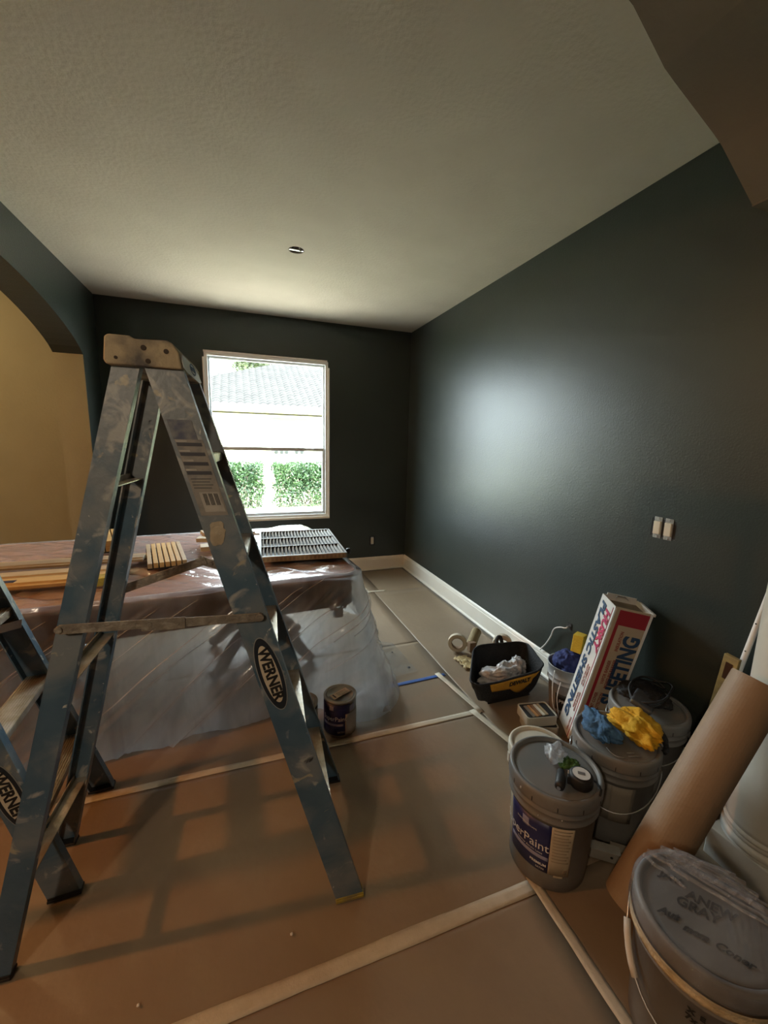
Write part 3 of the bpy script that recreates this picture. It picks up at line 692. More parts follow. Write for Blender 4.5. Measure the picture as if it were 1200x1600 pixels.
def side_fn(u, v):
    s_ = u*TOT; x, y = at(s_); n_ = nrm_at(s_); sgn = 1
    if (Vector((x, y)).dot(n_)) < 0: n_ = -n_
    dz = v**1.15; z = TZ+.004-(TZ-.008)*dz
    # diagonal pleats grow towards the floor; sheet leans out on the right side
    ph_ = s_*1.0-dz*.9
    rid = abs(nz(ph_*5.0, 3.3, dz*.5))*2-.35; rid2 = abs(nz(ph_*13.0, 9.1, dz*.8))*2-.3
    right = sm((x-.80)/.30)
    front = 1-right
    fall = (.012+.05*dz)*front + right*(.03+.34*dz**1.25*(.75+.5*nz(s_*1.7, 2.)))
    left = sm((-x-.9)/.2); fall *= (1-.9*left)
    back = sm((y-.3)/.35)*(1-right*.4); fall *= 1-.6*back
    amp = .014+.035*dz
    if z < .05: fall += .05*(1-z/.05)*right
    cr_ = max(0, 1-abs(nz(ph_*3.1, 21.3, dz*.4))*16)+max(0, 1-abs(nz(ph_*6.3, 41.3, dz*.3))*14)*.6
    o_ = fall+amp*rid*(.5+.5*dz)+.006*rid2*sm(dz*4)+.016*cr_*sm(dz*5)
    if dz < .02: o_ = .0
    o_ = max(o_, -.006*(1-dz)) if dz < .35 else o_
    q = tw(x+n_.x*o_, y+n_.y*o_, max(.009, z+.012*nz(s_*4, 7., 0)*sm(dz*3)))
    if q.x < -1.0 and False: pass
    return q
MB().grid(side_fn, NU, NV, wrapu=True).build('sheet_sides', SHEET, SH, smooth=True, flip=False)
CREASE = film('creased double film', (.95, .96, .97), trans=.55, diff=.55, rough=.16, bump=.2, bs=12)
rc = random.Random(11)
for k in range(20):
    s0 = 3.05+2.35*k/19+rc.uniform(-.06, .06); v0 = rc.uniform(.02, .30); dv = rc.uniform(.25, .60); v1 = min(.97, v0+dv); wdt = rc.uniform(.006, .013)
    def cf(u, v, s0=s0, v0=v0, v1=v1, wdt=wdt, k=k):
        vv = v0+(v1-v0)*u; ss = s0+(vv-v0)*1.05+.012*nz(u*3, k*2.2)+(v-.5)*wdt*math.sin(PI*(.08+.84*u))
        p = side_fn(ss/TOT, vv); nn_ = nrm_at(ss); xy_ = Vector(at(ss)); nn_ = nn_ if xy_.dot(nn_) > 0 else -nn_
        off_ = .004+.005*math.sin(PI*v); wd_ = TW.to_3x3() @ Vector((nn_.x, nn_.y, 0)); return p+wd_*off_
    MB().grid(cf, 26, 4).build('sheet_crease', CREASE, SH, smooth=True, flip=False)
def top_fn(u, v):
    x = -hx-.008+(2*hx+.016)*u; y = -hy-.008+(2*hy+.016)*v
    # clamp into the rounded outline
    r = .10; cx, cy = hx+.008-r, hy+.008-r
    if abs(x) > cx and abs(y) > cy:
        dx_, dy_ = abs(x)-cx, abs(y)-cy; l_ = math.hypot(dx_, dy_); m_ = max(dx_, dy_)
        if l_ > 0: x = math.copysign(cx+dx_*m_/l_, x); y = math.copysign(cy+dy_*m_/l_, y)
    e = min(1, min(hx-abs(x), hy-abs(y))/.06+.12)
    w_ = abs(nz(x*3.1+y*4.2, y*1.3-x*.8, 1.))*.026+abs(nz(x*9+y*11, y*3-x*3, 5.))*.018+.012*max(0, 1-abs(nz(x*2.2+y*3, y*2-x, 8.))*9)
    w_ += .02*sm((x-.80)/.2)*sm((y-.25)/.3)*(.6+.6*abs(nz(x*9, y*9, 2)))*sm((hx-x)/.12)
    return tw(x, y, TZ+.0035+min(.026, max(0, w_-.004)*max(0, e)))
MB().grid(top_fn, 200, 120).build('sheet_top', SHEETT, SH, smooth=True, flip=False)
# loose clear flap of sheet on the floor at the right, with a gathered knot
fl = MB()
def flap(u, v):
    x = .72+.34*u*(1-.25*v)+.06*v; y = 2.16+.62*v*(1-.35*u)+.06*u; return (x, y, .0085+.010*abs(nz(x*7, y*7, 3.))+.03*(1-u)*abs(nz(x*5, y*6, 1.)))
fl.grid(flap, 30, 30).build('floor_flap', SHEETF, SH, smooth=True, flip=False)
def knot(u, v):
    a = 2*PI*u; r = .075*math.sin(PI*v)*(1+.5*nz(math.cos(a)*2.5, math.sin(a)*2.5, v*5)); return (.70+r*math.cos(a)*1.2, 2.06+r*math.sin(a)*.8, .012+.06*(1-math.cos(PI*v))/2*(1+.4*nz(u*9, v*7)))
MB().grid(knot, 40, 16, wrapu=True).build('gathered_corner', BAGP, SH, smooth=True)
def scrap(u, v):
    x = .57+.17*u+.03*v; y = 1.92+.13*v-.05*u; return (x, y, .0095+.035*abs(nz(x*9, y*9, 3.))+.02*u*v)
MB().grid(scrap, 20, 16).build('sheet_scrap', BAGP, SH, smooth=True, flip=False)

# ------------------------------------------------------------------ things on the table
ZT = TZ+.0335
g = 'trim boards lying on the wrapped table'
def board(x0, x1, y0, y1, z, th, rz, mt, label, prof=True):
    cx, cy = (x0+x1)/2, (y0+y1)/2; t = thing('trim_board', label, 'board', (cx, cy, z), (0, 0, rz), g)
    W = WM(t); lx, ly = (x1-x0), (y1-y0); h = ly/2
    pr = [(-h, 0), (h, 0), (h, th*.75), (h*.8, th), (-h*.55, th), (-h*.7, th*.7), (-h, th*.6)] if prof else [(-h, 0), (h, 0), (h, th), (-h, th)]
    MB().sweep(pr, W @ Vector((-lx/2, 0, 0)), W @ Vector((lx/2, 0, 0)), W.to_3x3() @ Vector((0, 1, 0)), (0, 0, 1)).build('plank', mt, t, bevel=.001)
    return t
board(-1.62, -.50, 2.56, 2.66, ZT, .020, .02, WOODP, 'pale grooved trim board at the back of the board pile on the table')
board(-1.70, -.52, 2.47, 2.57, ZT+.021, .018, .015, mat('grey tan board', (.30, .25, .17), .6, col2=(.26, .21, .14), vs=10), 'grey-tan trim board on top of the board pile')
board(-1.75, -.60, 2.33, 2.44, ZT, .022, .03, WOODP, 'pale trim board in the middle of the board pile on the table')
bt = board(-1.75, -.56, 2.20, 2.31, ZT, .026, .02, WOODY, 'golden pine trim board nearest the table edge with a navy patch')
MB().box((-1.03, 2.252, ZT+.0272), (.075, .035, .001)).build('navy_patch', mat('navy patch', (.01, .012, .05), .5), bt)
def vent(name, label, loc, rot, wx, wy, n, mt, mt2, th=.035):
    t = thing(name, label, 'wood panel', loc, rot); W = WM(t)
    mb = MB(); mb.box((0, 0, .004), (wx, wy, .008), W); mb.build('back_board', BLACK, t)
    sw = wx/(n+.0); 
    for i in range(n):
        MB().box((-wx/2+sw*(i+.5), 0, .008+(th-.008)/2), (sw-.0065, wy, th-.008), W).build('slat', mt if 0 < i < n-1 else mt2, t, bevel=.001)
    return t
vent('slotted_panel', 'golden wooden panel with five dark slots lying flat on the wrapped table', (-.428, 2.61, ZT), (0, 0, .20), .195, .47, 7, WOODY, WOODP)
vent('slotted_panel', 'tilted golden wooden slotted block behind the trim boards on the table', (-.775, 2.93, ZT+.012), (.08, .0, .30), .17, .27, 4, WOODY, WOODY, .075)
for i, (x, y, lx, ly, rz, lab) in enumerate(((-.13, 2.75, .24, .10, .1, 'small pale wood offcut lying lowest in the pile behind the ladder rail'), (-.15, 2.90, .26, .09, -.15, 'small pale wood offcut in the middle of the pile behind the ladder rail'), (-.16, 3.03, .20, .12, .3, 'small notched wood offcut at the back of the pile on the table'))):
    t = thing('wood_offcut', lab, 'wood scrap', (x, y, ZT+.016*i), (0, 0, rz)); W = WM(t)
    MB().box((0, 0, .014), (lx, ly, .026), W).build('block', WOODP, t, bevel=.0015); MB().box((lx*.2, 0, .0285), (lx*.35, ly*.5, .004), W).build('raised_strip', TAN if i == 2 else WOODG, t)
t = thing('duct_tape_roll', 'small grey tape roll lying at the edge of the wrapped table', 'tape', (-.70, 2.25, ZT)); q = Matrix.Translation((-.70, 2.235, ZT+.032)) @ Matrix.Rotation(PI/2, 4, 'Y')
MB().lathe([(.018, -.03), (.032, -.03), (.032, .03), (.018, .03), (.018, -.03)], 28, M=q).build('roll', mat('grey duct tape', (.20, .20, .21), .4), t)
t = thing('foam_block', 'yellow grooved sponge block beside the grey tape roll on the table', 'sponge', (-.61, 2.20, ZT), (0, 0, .3)); W = WM(t)
MB().box((0, 0, .020), (.11, .07, .04), W).build('block', mat('yellow foam', (.62, .50, .08), .8, col2=(.5, .4, .08), vs=20, bump=.4), t, bevel=.004)
for i in range(3): MB().box((.0, -.02+.02*i, .0405), (.085, .003, .001), W).build('groove', mat('foam groove', (.12, .09, .02), .9), t)
t = thing('white_device', 'white plastic box with a grey window beside the louvred panel', 'box', (.035, 2.80, ZT), (0, 0, .06)); W = WM(t)
MB().box((0, 0, .020), (.11, .22, .040), W).build('case', WHITE, t, bevel=.004); MB().box((-.01, -.02, .0408), (.06, .12, .0015), W).build('window', mat('grey lcd', (.16, .17, .17), .3), t)
MB().box((.0, .15, .022), (.06, .05, .044), W).build('clip', WHITE, t, bevel=.003)
t = thing('plastic_clip', 'small white plastic bracket behind the white box on the wrapped table', 'clip', (.10, 3.09, ZT), (0, 0, .05)); W = WM(t)
MB().box((0, 0, .008), (.10, .05, .016), W).build('base', WHITE, t, bevel=.003); MB().box((-.02, 0, .022), (.03, .03, .014), W).build('tab', WHITE, t, bevel=.003)
# louvred panel: three bays of short slats
t = thing('louvred_panel', 'grey-white louvred panel with three rows of short slats on the wrapped table', 'louvre panel', (.365, 2.69, ZT), (0, 0, -.05)); W = WM(t)
LX, LY = .49, .68; NB = 22
for yy in (-LY/2, -LY/6, LY/6, LY/2):
    MB().box((0, yy, .016), (LX, .016 if abs(yy) < .3 else .022, .032), W).build('rail', mat('dark slat rail', (.05, .045, .04), .6) if abs(yy) < .3 else SLATM, t, bevel=.001)
for xx in (-LX/2-.006, LX/2+.006): MB().box((xx, 0, .016), (.012, LY+.02, .030), W).build('stile', SLATM, t, bevel=.001)
MB().box((0, 0, .002), (LX, LY, .003), W).build('backing', mat('backing dark', (.03, .03, .028), .6), t)
base_me = None
for r_ in range(3):
    for i in range(NB):
        x = -LX/2+LX*(i+.5)/NB; y = -LY/3+LY/3*r_
        if base_me is None:
            mb = MB(); mb.box((0, 0, 0), (.0165, LY/3-.022, .003), Matrix.Rotation(-.95, 4, 'Y')); o_ = mb.build('slat', SLATM, t, world=False); base_me = o_.data
        else:
            o_ = bpy.data.objects.new('slat', base_me); COL.objects.link(o_); o_.parent = t
        o_.location = (x, y, .024); o_.rotation_euler = (0, .0, random.uniform(-.02, .02))
mb = MB(); mb.box((0, -LY/2-.012, .016), (LX, .002, .030), W); mb.build('edge_band', WOODP, t)
for i in range(20): MB().box((-LX/2+LX*(i+.5)/20, -LY/2-.0135, .016), (.014, .002, .020), W).build('edge_notch', mat('edge notch', (.30, .24, .15), .7), t)
t = thing('black_knob', 'small unidentified black thing near the right corner of the wrapped table', 'knob', (.585, 2.46, ZT-.012)); MB().lathe([(.001, 0), (.016, 0), (.014, .012), (.019, .022), (.012, .032), (.001, .033)], 18, (.585+.06, 2.46, ZT-.012)).build('knob_body', BLACK, t, smooth=True)  # unidentified small black thing, given a made-up knob shape

# ------------------------------------------------------------------ buckets
def bucket(name, label, loc, rz=0, r0=.128, r1=.147, h=.368, body=PAILG, lidm=PAILL, lid=True, grip=False, bail=None, slits=True):
    t = thing(name, label, 'bucket', loc, (0, 0, rz)); W = WM(t)
    rr = lambda z: r0+(r1-r0)*z/h
    pr = [(.001, .004), (r0-.006, .004), (r0-.003, 0), (r0, .003), (rr(.05), .05)]
    z1 = h-.095
    pr += [(rr(z1), z1), (rr(z1)+.007, z1+.003), (rr(z1)+.007, z1+.006), (rr(z1)+.001, z1+.010), (rr(z1+.028), z1+.028), (rr(z1)+.008, z1+.031), (rr(z1)+.008, z1+.034), (rr(z1)+.001, z1+.038), (rr(h-.03), h-.03), (r1, h-.004)]
    if not lid: pr += [(r1+.004, h), (r1-.004, h), (r1-.006, h-.01), (r0-.006, .012), (.001, .012)]
    MB().lathe(pr, 64, M=W).build('body', body, t, smooth=True)
    if lid:
        R1 = r1+.007
        lp = [(r1+.0015, h-.042), (R1-.001, h-.042), (R1, h-.038), (R1, h-.008), (R1-.002, h-.001), (R1-.005, h+.003), (R1-.012, h+.004), (R1-.016, h+.001), (R1-.018, h-.006), (R1-.020, h-.009), (R1-.022, h-.006), (R1-.035, h-.005), (.04, h-.004), (.001, h-.004)]
        lo_ = MB().lathe(lp, 72, M=W).build('lid', lidm, t, smooth=True)
        if slits:
            for k in range(12):
                a = 2*PI*k/12+.2; MB().box((R1+.0002, 0, h-.030), (.0012, .0022, .016), W @ Matrix.Rotation(a, 4, 'Z')).build('lid_slit', BLACK, lo_)
    if bail is not None:
        a0, drop = bail; zz = h-.075; rb = rr(zz)+.010
        pts = []
        for k in range(25):
            u = k/24; a = a0+PI*u; dn = math.sin(PI*u)
            pts.append(W @ Vector((rb*math.cos(a)*1.0+.0, rb*math.sin(a)+math.copysign(.004, math.sin(a+1e-6)), zz-drop*dn)))
        # swing outwards slightly
        bo_ = MB().tube(pts, .0022, 8).build('bail_handle', WIRE, t, smooth=True)
        if grip:
            MB().tube(pts[2:7], .0085, 12).build('grip', GRIP, bo_, smooth=True)
        for a in (a0, a0+PI):
            MB().box((rr(zz)+.005, 0, zz), (.014, .022, .022), W @ Matrix.Rotation(a, 4, 'Z')).build('handle_ear', body, t, bevel=.003)
    return t, rr
def patch(name, c, rr, z0, z1, a0, a1, mt, parent, lift=.0008, n=14, slant=0, th=.0006):
    mb = MB(); f = lambda u, v: (c[0]+(rr(z0+(z1-z0)*v)+lift)*math.cos(a0+(a1-a0)*u), c[1]+(rr(z0+(z1-z0)*v)+lift)*math.sin(a0+(a1-a0)*u), c[2]+z0+(z1-z0)*v)
    return mb.grid(f, n, 4).build(name, mt, parent, smooth=True, solid=th)
def cyltext(txt, size, c, rr, z, a, mt, name, parent, **kw):
    lift = kw.pop('lift', .0020)
    def wp(p):
        rad = rr(z+p.y)+lift; an = a+p.x/rad; rad += p.z*.3; return Vector((c[0]+rad*math.cos(an), c[1]+rad*math.sin(an), c[2]+z+p.y))
    return text(txt, size, None, mt, name, parent, warp=wp, ext=.0002, **kw)
D = math.radians
# front bucket with paint label
c1 = (1.01, .972, .004)
b1, rr = bucket('paint_bucket', 'grey five-gallon paint bucket with navy and cream label, tape measure on its lid', c1, D(10))
nl1 = patch('navy_label', c1, rr, .070, .262, D(-196), D(-132), LBLUE, b1)
cl1 = patch('cream_label', c1, rr, .070, .262, D(-132), D(-103), LCREAM, b1)
patch('cream_label_left', c1, rr, .085, .262, D(-206), D(-196), LCREAM, b1)
patch('label_swoosh', c1, rr, .118, .132, D(-192), D(-133), GREYP, nl1, .0014)
cyltext('SuperPaint', .046, c1, rr, .168, D(-172), WHITE, 'label_lettering', nl1, bold=.0, sx=.95)
cyltext('SHERWIN-WILLIAMS', .0085, c1, rr, .222, D(-166), WHITE, 'label_small_lettering', nl1)
cyltext('Interior Acrylic Latex', .0105, c1, rr, .142, D(-160), WHITE, 'label_small_lettering', nl1)
cyltext('PREMIUM', .013, c1, rr, .098, D(-146), WHITE, 'label_small_lettering', nl1, bold=.0004); cyltext('SATIN', .010, c1, rr, .082, D(-143), WHITE, 'label_small_lettering', nl1)
patch('label_emblem', c1, rr, .214, .246, D(-172), D(-162), GREYP, nl1, .0014)
for k in range(11):
    z = .250-.0125*k; patch('fine_print_line', c1, rr, z, z+.0035, D(-129), D(-106-(k*7) % 5), mat('tan fine print', (.33, .27, .19), .7), cl1, .0014, 6)
patch('label_seal', c1, rr, .082, .098, D(-112), D(-107), TAN, cl1, .0014, 4)
patch('label_tear', c1, rr, .062, .070, D(-124), D(-111), LCREAM, b1)
for a, z, s_ in ((-175, .345, .004), (-122, .300, .003), (-98, .325, .003), (-150, .285, .002)):
    MB().box((rr(z)+.0035+(.006 if z > .33 else 0), 0, z), (.002, s_, s_*1.6), Matrix.Translation(c1) @ Matrix.Rotation(D(a), 4, 'Z')).build('paint_fleck', WHITE, b1)
# second bucket
c2 = (1.350, 1.020, .006)
b2, rr = bucket('paint_bucket', 'grey paint bucket with a faded label, blue and yellow rags on its lid', c2, D(0), bail=(D(-233), .13))
patch('faded_label', c2, rr, .11, .262, D(-165), D(-108), mat('faded label', (.17, .155, .13), .6, col2=(.24, .22, .18), vs=14), b2)
patch('pale_label_strip', c2, rr, .11, .262, D(-140), D(-112), mat('pale faded label', (.26, .23, .185), .6), b2, .0014)
# third bucket
c3 = (1.662, 1.125, .006)
b3, rr = bucket('paint_bucket', 'grey paint bucket against the green wall with a black bag and cord on its lid', c3, D(0), bail=(D(-236), .11))
# near bucket
c4 = (1.032, .487, .004)
b4, rr = bucket('paint_bucket', 'large grey bucket in the near corner, lid wrapped in plastic and masking tape, handwritten lid', c4, D(0), slits=False, bail=(D(118), .165), grip=True)
patch('masking_tape_band', c4, lambda z: .1545, .296, .322, 0, 2*PI, mat('cream masking tape', (.66, .55, .35), .6, col2=(.48, .38, .22), vs=30, bump=.5, bs=80), b4, .002, 64)
vd = Vector((1.03, .49, 0)).normalized()
def lidtext(txt, size, u, v, name='handwriting', rot=0.0, **kw):
    # written so that it reads from the far left side of the bucket
    xdir = Vector((math.cos(D(-52+rot)), math.sin(D(-52+rot)), 0)); ydir = Vector((-xdir.y, xdir.x, 0)); rgt = xdir
    o_ = Vector((c4[0], c4[1], c4[2]+.3655))+rgt*u+ydir*v
    return text(txt, size, frame(o_, xdir, ydir), BLACK, name, b4, ext=.0004, **kw)
lidtext('JAV', .027, -.075, .055, bold=.0010, shear=.3, sx=1.1); lidtext('ANEW', .036, .005, .030, rot=-3, bold=.0010, shear=.25, sx=.9); lidtext('GRAY', .036, -.022, .0, rot=-2, bold=.0010, shear=.25, sx=.9)
lidtext('Aut', .026, -.085, -.045, rot=2, shear=.5, bold=.001); lidtext('mom', .022, -.030, -.062, rot=0, shear=.5, bold=.0015); lidtext('Coner', .026, .045, -.062, rot=-6, shear=.5, bold=.0006)
rr4 = lambda z: .128+(.019)*z/.368
cyltext('X  E', .018, c4, rr4, .245, D(-150), BLACK, 'marker_scrawl', b4, bold=.0012); cyltext('7x', .022, c4, rr4, .225, D(-153), BLACK, 'marker_scrawl', b4, bold=.001)
# film over that lid
def lidfilm(u, v):
    a = 2*PI*u; r = .158*v; x = r*math.cos(a); y = r*math.sin(a)
    zz = .3795+.0025*nz(x*9, y*9, 3.)*sm((1-v)*4)
    w_ = sm(((x*.62-y*.78)-.005)/.07)*(.012*abs(nz((x*.78+y*.62)*6, (x*.62-y*.78)*60, 1.)))
    zz += w_*.8*sm((1-v)*5)
    if v > .9: zz -= .008*((v-.9)/.1)
    return (c4[0]+x, c4[1]+y, c4[2]+zz)
fo = thing('lid_wrap', 'crinkled clear plastic film stretched over the lid of the near grey bucket', 'plastic film', (c4[0], c4[1], c4[2]+.372))
FOLDF = film('folded lid film', (.93, .93, .95), diff=.20, rough=.16, bump=.3, bs=20, stretch=(1, 4, 1))
LF = film('lid film', (.9, .91, .93), diff=.07, rough=.22, bump=.08, bs=5, stretch=(1, 3, 1))
MB().grid(lidfilm, 96, 30, wrapu=True).build('film', LF, fo, smooth=True, flip=False)
MB().grid(lambda u, v: (c4[0]+(.1585+.003*v+.0015*nz(u*40, v*3)*v)*math.cos(2*PI*u), c4[1]+(.1585+.003*v+.0015*nz(u*40, v*3)*v)*math.sin(2*PI*u), c4[2]+.371-.052*v+.004*nz(u*25, 4)*v), 128, 6, wrapu=True).build('film_skirt', LF, fo, smooth=True, flip=False)
for k, (x0, y0, x1, y1, w_) in enumerate(((.03, .145, .135, -.06, .014), (-.01, .152, .03, .09, .008), (.05, .135, .15, -.02, .009), (.01, .10, .11, -.10, .006), (.045, .14, .148, -.04, .005), (.06, .128, .155, .01, .010), (.02, .12, .125, -.085, .004), (-.03, .148, -.005, .05, .006), (.07, .12, .15, .03, .006), (.035, .12, .14, -.065, .008), (-.005, .148, .02, .06, .004))):
    def fold(u, v, x0=x0, y0=y0, x1=x1, y1=y1, w_=w_):
        dx_, dy_ = x1-x0, y1-y0; l_ = math.hypot(dx_, dy_); nx_, ny_ = -dy_/l_, dx_/l_; w_ = w_; o_ = (v-.5)*w_*2.4*(1-.5*u)+.006*nz(u*3, k*3.1); return (c4[0]+x0+dx_*u+nx_*o_, c4[1]+y0+dy_*u+ny_*o_, c4[2]+.3835+.0045*abs(nz(v*6+k, u*3))+.004*math.sin(PI*v))
    MB().grid(fold, 16, 12).build('film_fold', FOLDF, fo, smooth=True, flip=False)

# small white bucket behind the front one
cw = (1.188, 1.247, .006)
bw, rrw = bucket('white_pail', 'small off-white lidded pail half hidden behind the front grey bucket', cw, D(0), r0=.103, r1=.118, h=.190, body=PAILW, lidm=PAILW, slits=False)
MB().box((.127, 0, .140), (.012, .02, .045), Matrix.Translation(cw) @ Matrix.Rotation(D(165), 4, 'Z')).build('handle_grip', GRIP, bw, bevel=.003)

# paint cans by the sheet
def can(label, c, rz, navy=True):
    t = thing('paint_can', label, 'paint can', c, (0, 0, rz)); W = WM(t); r = .083; h = .190
    MB().lathe([(.001, .003), (r-.003, .003), (r, 0), (r+.001, .004), (r, .008), (r, h-.010), (r+.002, h-.007), (r+.002, h), (r-.004, h+.001), (r-.006, h-.004), (r-.012, h-.004), (r-.013, h-.001), (r-.018, h-.001), (r-.020, h-.005), (.001, h-.005)], 48, M=W).build('can_body', mat('tinplate', (.38, .34, .28), .28, .9), t, smooth=True)
    return t, (lambda z: r)
cc1 = (.452, 1.868, .007)
k1, rk = can('small navy-labelled paint can standing on the floor by the plastic sheet', cc1, 0)
nk1 = patch('navy_label', cc1, rk, .010, .178, D(-230), D(-68), LBLUE, k1, .0010, 24)
patch('cream_label', cc1, rk, .012, .125, D(-85), D(-20), mat('grey cream label', (.36, .33, .29), .6), k1, .0016, 14)
patch('label_swoosh', cc1, rk, .062, .074, D(-170), D(-92), GREYP, nk1, .0018)
cyltext('SuperPaint', .034, cc1, rk, .100, D(-125), WHITE, 'label_lettering', nk1, sx=.9)
patch('label_emblem', cc1, rk, .145, .168, D(-142), D(-126), GREYP, nk1, .0018, 5); patch('label_emblem', cc1, rk, .135, .168, D(-70), D(-48), GREYP, nk1, .0018, 5)
cyltext('SATIN', .013, cc1, rk, .028, D(-100), WHITE, 'label_small_lettering', nk1)
def stk(c, parent, rz, dx=0, dy=0, z=.1895):
    M = Matrix.Translation((c[0]+dx, c[1]+dy, c[2]+z)) @ Matrix.Rotation(rz, 4, 'Z')
    MB().box((0, 0, 0), (.105, .042, .0012), M).build('lid_sticker', LSMALL, parent); MB().box((-.038, 0, .001), (.006, .028, .001), M).build('sticker_barcode', BLACK, parent)
    for k in range(3): MB().box((.012, -.010+.010*k, .001), (.06, .002, .0008), M).build('sticker_print', TAN, parent)
stk(cc1, k1, .45)
cc2 = (.250, 1.862, .007)
k2, rk = can('paint can half hidden behind the ladder rail beside the navy-labelled can', cc2, 0)
patch('grey_label', cc2, rk, .010, .165, D(-200), D(-20), mat('dull label', (.17, .15, .13), .6, col2=(.13, .12, .10), vs=8), k2, .001, 24)
patch('dark_band', cc2, rk, .166, .180, D(-200), D(-20), BLACK, k2, .001, 24)
stk(cc2, k2, 1.9, .02, 0)

# pail with blue cloth and yellow block by the wall
cp_ = (1.722, 1.635, .006)
bp_, rrp = bucket('small_pail', 'small grey pail by the green wall stuffed with a blue rag', cp_, 0, r0=.085, r1=.112, h=.270, body=mat('light grey pail', (.30, .30, .30), .35), lid=False)
MB().tube([Vector(cp_)+Vector(v) for v in spl([(-.110, -.01, .25), (-.135, -.03, .18), (-.14, -.05, .08), (-.12, -.07, .01), (-.13, -.085, .04), (-.125, -.06, .12), (-.10, -.05, .20)], 5)], .0025, 8).build('bail_handle', WHITE, bp_, smooth=True)
patch('dark_label', cp_, rrp, .02, .12, D(-170), D(-80), BLACK, bp_)
cyltext('PRO', .03, cp_, rrp, .075, D(-140), WHITE, 'label_lettering', bp_)

def crumple(name, label, cat, c, rx_, ry_, h, mt, seed, n=72, sharp=1.0, lobes=.5, rz=0):
    """a bunched cloth: closed blob with deep ridged folds, flat underneath"""
    t = thing(name, label, cat, c, (0, 0, rz)); W = WM(t); mb = MB()
    def f(u, v):
        a = 2*PI*u; b = PI*v; d_ = Vector((math.cos(a)*math.sin(b), math.sin(a)*math.sin(b), math.cos(b)))
        q = d_*1.7+Vector((seed, seed*.7, -seed)); k_ = 1-abs(noise.noise(q*1.1))*2.0; k2 = 1-abs(noise.noise(q*2.6+Vector((3, 1, 2))))*2
        l_ = 1+lobes*noise.noise(Vector((d_.x, d_.y, 0))*1.5+Vector((seed, 0, 3)))
        r_ = l_*(.72+.20*sharp*k_+.11*sharp*k2)
        return W @ Vector((d_.x*rx_*r_, d_.y*ry_*r_, max(.0, h*(.5*d_.z*r_+.42))))
    mb.grid(f, n, n//2, wrapu=True).build('cloth', mt, t, smooth=True); return t
BRAG = mat('blue cloth', (.045, .12, .24), .85, col2=(.06, .15, .28), vs=12, bump=.4, bs=90)
YRAG = mat('yellow cloth', (.68, .38, .015), .85, col2=(.58, .30, .01), vs=10, bump=.4, bs=90)
crumple('rag', 'navy blue rag stuffed into the small grey pail', 'rag', (cp_[0], cp_[1], cp_[2]+.205), .092, .092, .15, mat('navy cloth', (.015, .025, .12), .8, col2=(.02, .035, .16), vs=10), 2.2, lobes=.1)
t = thing('sponge', 'yellow rectangular sponge on top of the navy rag in the small pail', 'sponge', (1.765, 1.630, .350), (.05, .12, .5)); W = WM(t)
MB().box((0, 0, .045), (.075, .055, .10), W).build('sponge', mat('yellow sponge', (.72, .52, .05), .85, col2=(.66, .46, .04), vs=25, bump=.5, bs=150), t, bevel=.004)
t = thing('tape_roll', 'grey tape wrap behind the yellow sponge in the small pail', 'tape', (1.80, 1.58, .30)); MB().lathe([(.014, 0), (.024, 0), (.024, .05), (.014, .05), (.014, 0)], 24, (1.815, 1.60, .33)).build('roll', mat('grey foil tape', (.30, .29, .26), .4, .3), t, smooth=True)

# rags on bucket 2
crumple('rag', 'crumpled blue rag on the lid of the second grey bucket', 'rag', (1.290, 1.045, .379), .055, .100, .065, BRAG, 5.1, rz=D(-30), lobes=.7)
yr = crumple('rag', 'crumpled yellow rag with a black edge on the lid of the second grey bucket', 'rag', (1.430, 1.000, .379), .070, .108, .080, YRAG, 8.4, rz=D(-15), lobes=.8, sharp=1.3)
MB().tube(spl([(1.475, 1.0, .43), (1.50, .97, .405), (1.49, .93, .385), (1.46, .90, .380), (1.44, .895, .378)], 5), [.012]*3+[.014]*8+[.010]*10, 8).build('black_edge', BLACKF, yr, smooth=True)
t = thing('metal_scraps', 'bent bits of bright wire beside the rags on the second bucket', 'wire', (1.28, .96, .375))
for p_ in ([(1.262, .985, .3725), (1.255, .96, .374), (1.262, .94, .372), (1.28, .925, .373)], [(1.300, .925, .373), (1.325, .915, .376), (1.345, .91, .372)], [(1.31, .94, .373), (1.335, .93, .374)]):
    MB().tube(spl(p_, 5), .0018, 6).build('wire', WIRE, t, smooth=True)
# things on bucket 1's lid
zl = .3725
t = thing('tape_measure', 'black tape measure with a round white sticker on the front bucket lid', 'tape measure', (1.035, .885, zl), (0, 0, D(-40)))
W = WM(t); MB().lathe([(.001, 0), (.034, 0), (.037, .005), (.037, .034), (.033, .040), (.001, .040)], 36, M=W).build('case', BLACK, t, smooth=True)
MB().lathe([(.001, .0402), (.027, .0402), (.0275, .0412), (.001, .0414)], 30, M=W).build('sticker', mat('silver sticker', (.62, .62, .60), .35), t)
MB().box((0, 0, .0418), (.022, .012, .001), W).build('sticker_print', mat('grey print2', (.15, .15, .15), .5), t); MB().box((-.035, -.012, .018), (.014, .016, .028), W).build('mouth', BLACK, t, bevel=.002)
MB().tube([W @ Vector(v) for v in ((.02, .028, .012), (.05, .022, .006), (.062, -.004, .004), (.055, -.03, .004))], .0035, 8).build('strap', BLACKF, t, smooth=True)
for k in (-1, 1): MB().box((-.0375, .008+.006*k, .022), (.002, .0025, .012), W).build('mark', WHITE, t)
t = thing('utility_knife', 'short black tool handle beside the tape measure on the front bucket lid', 'tool', (.968, .905, zl+.016), (0, 0, 0))
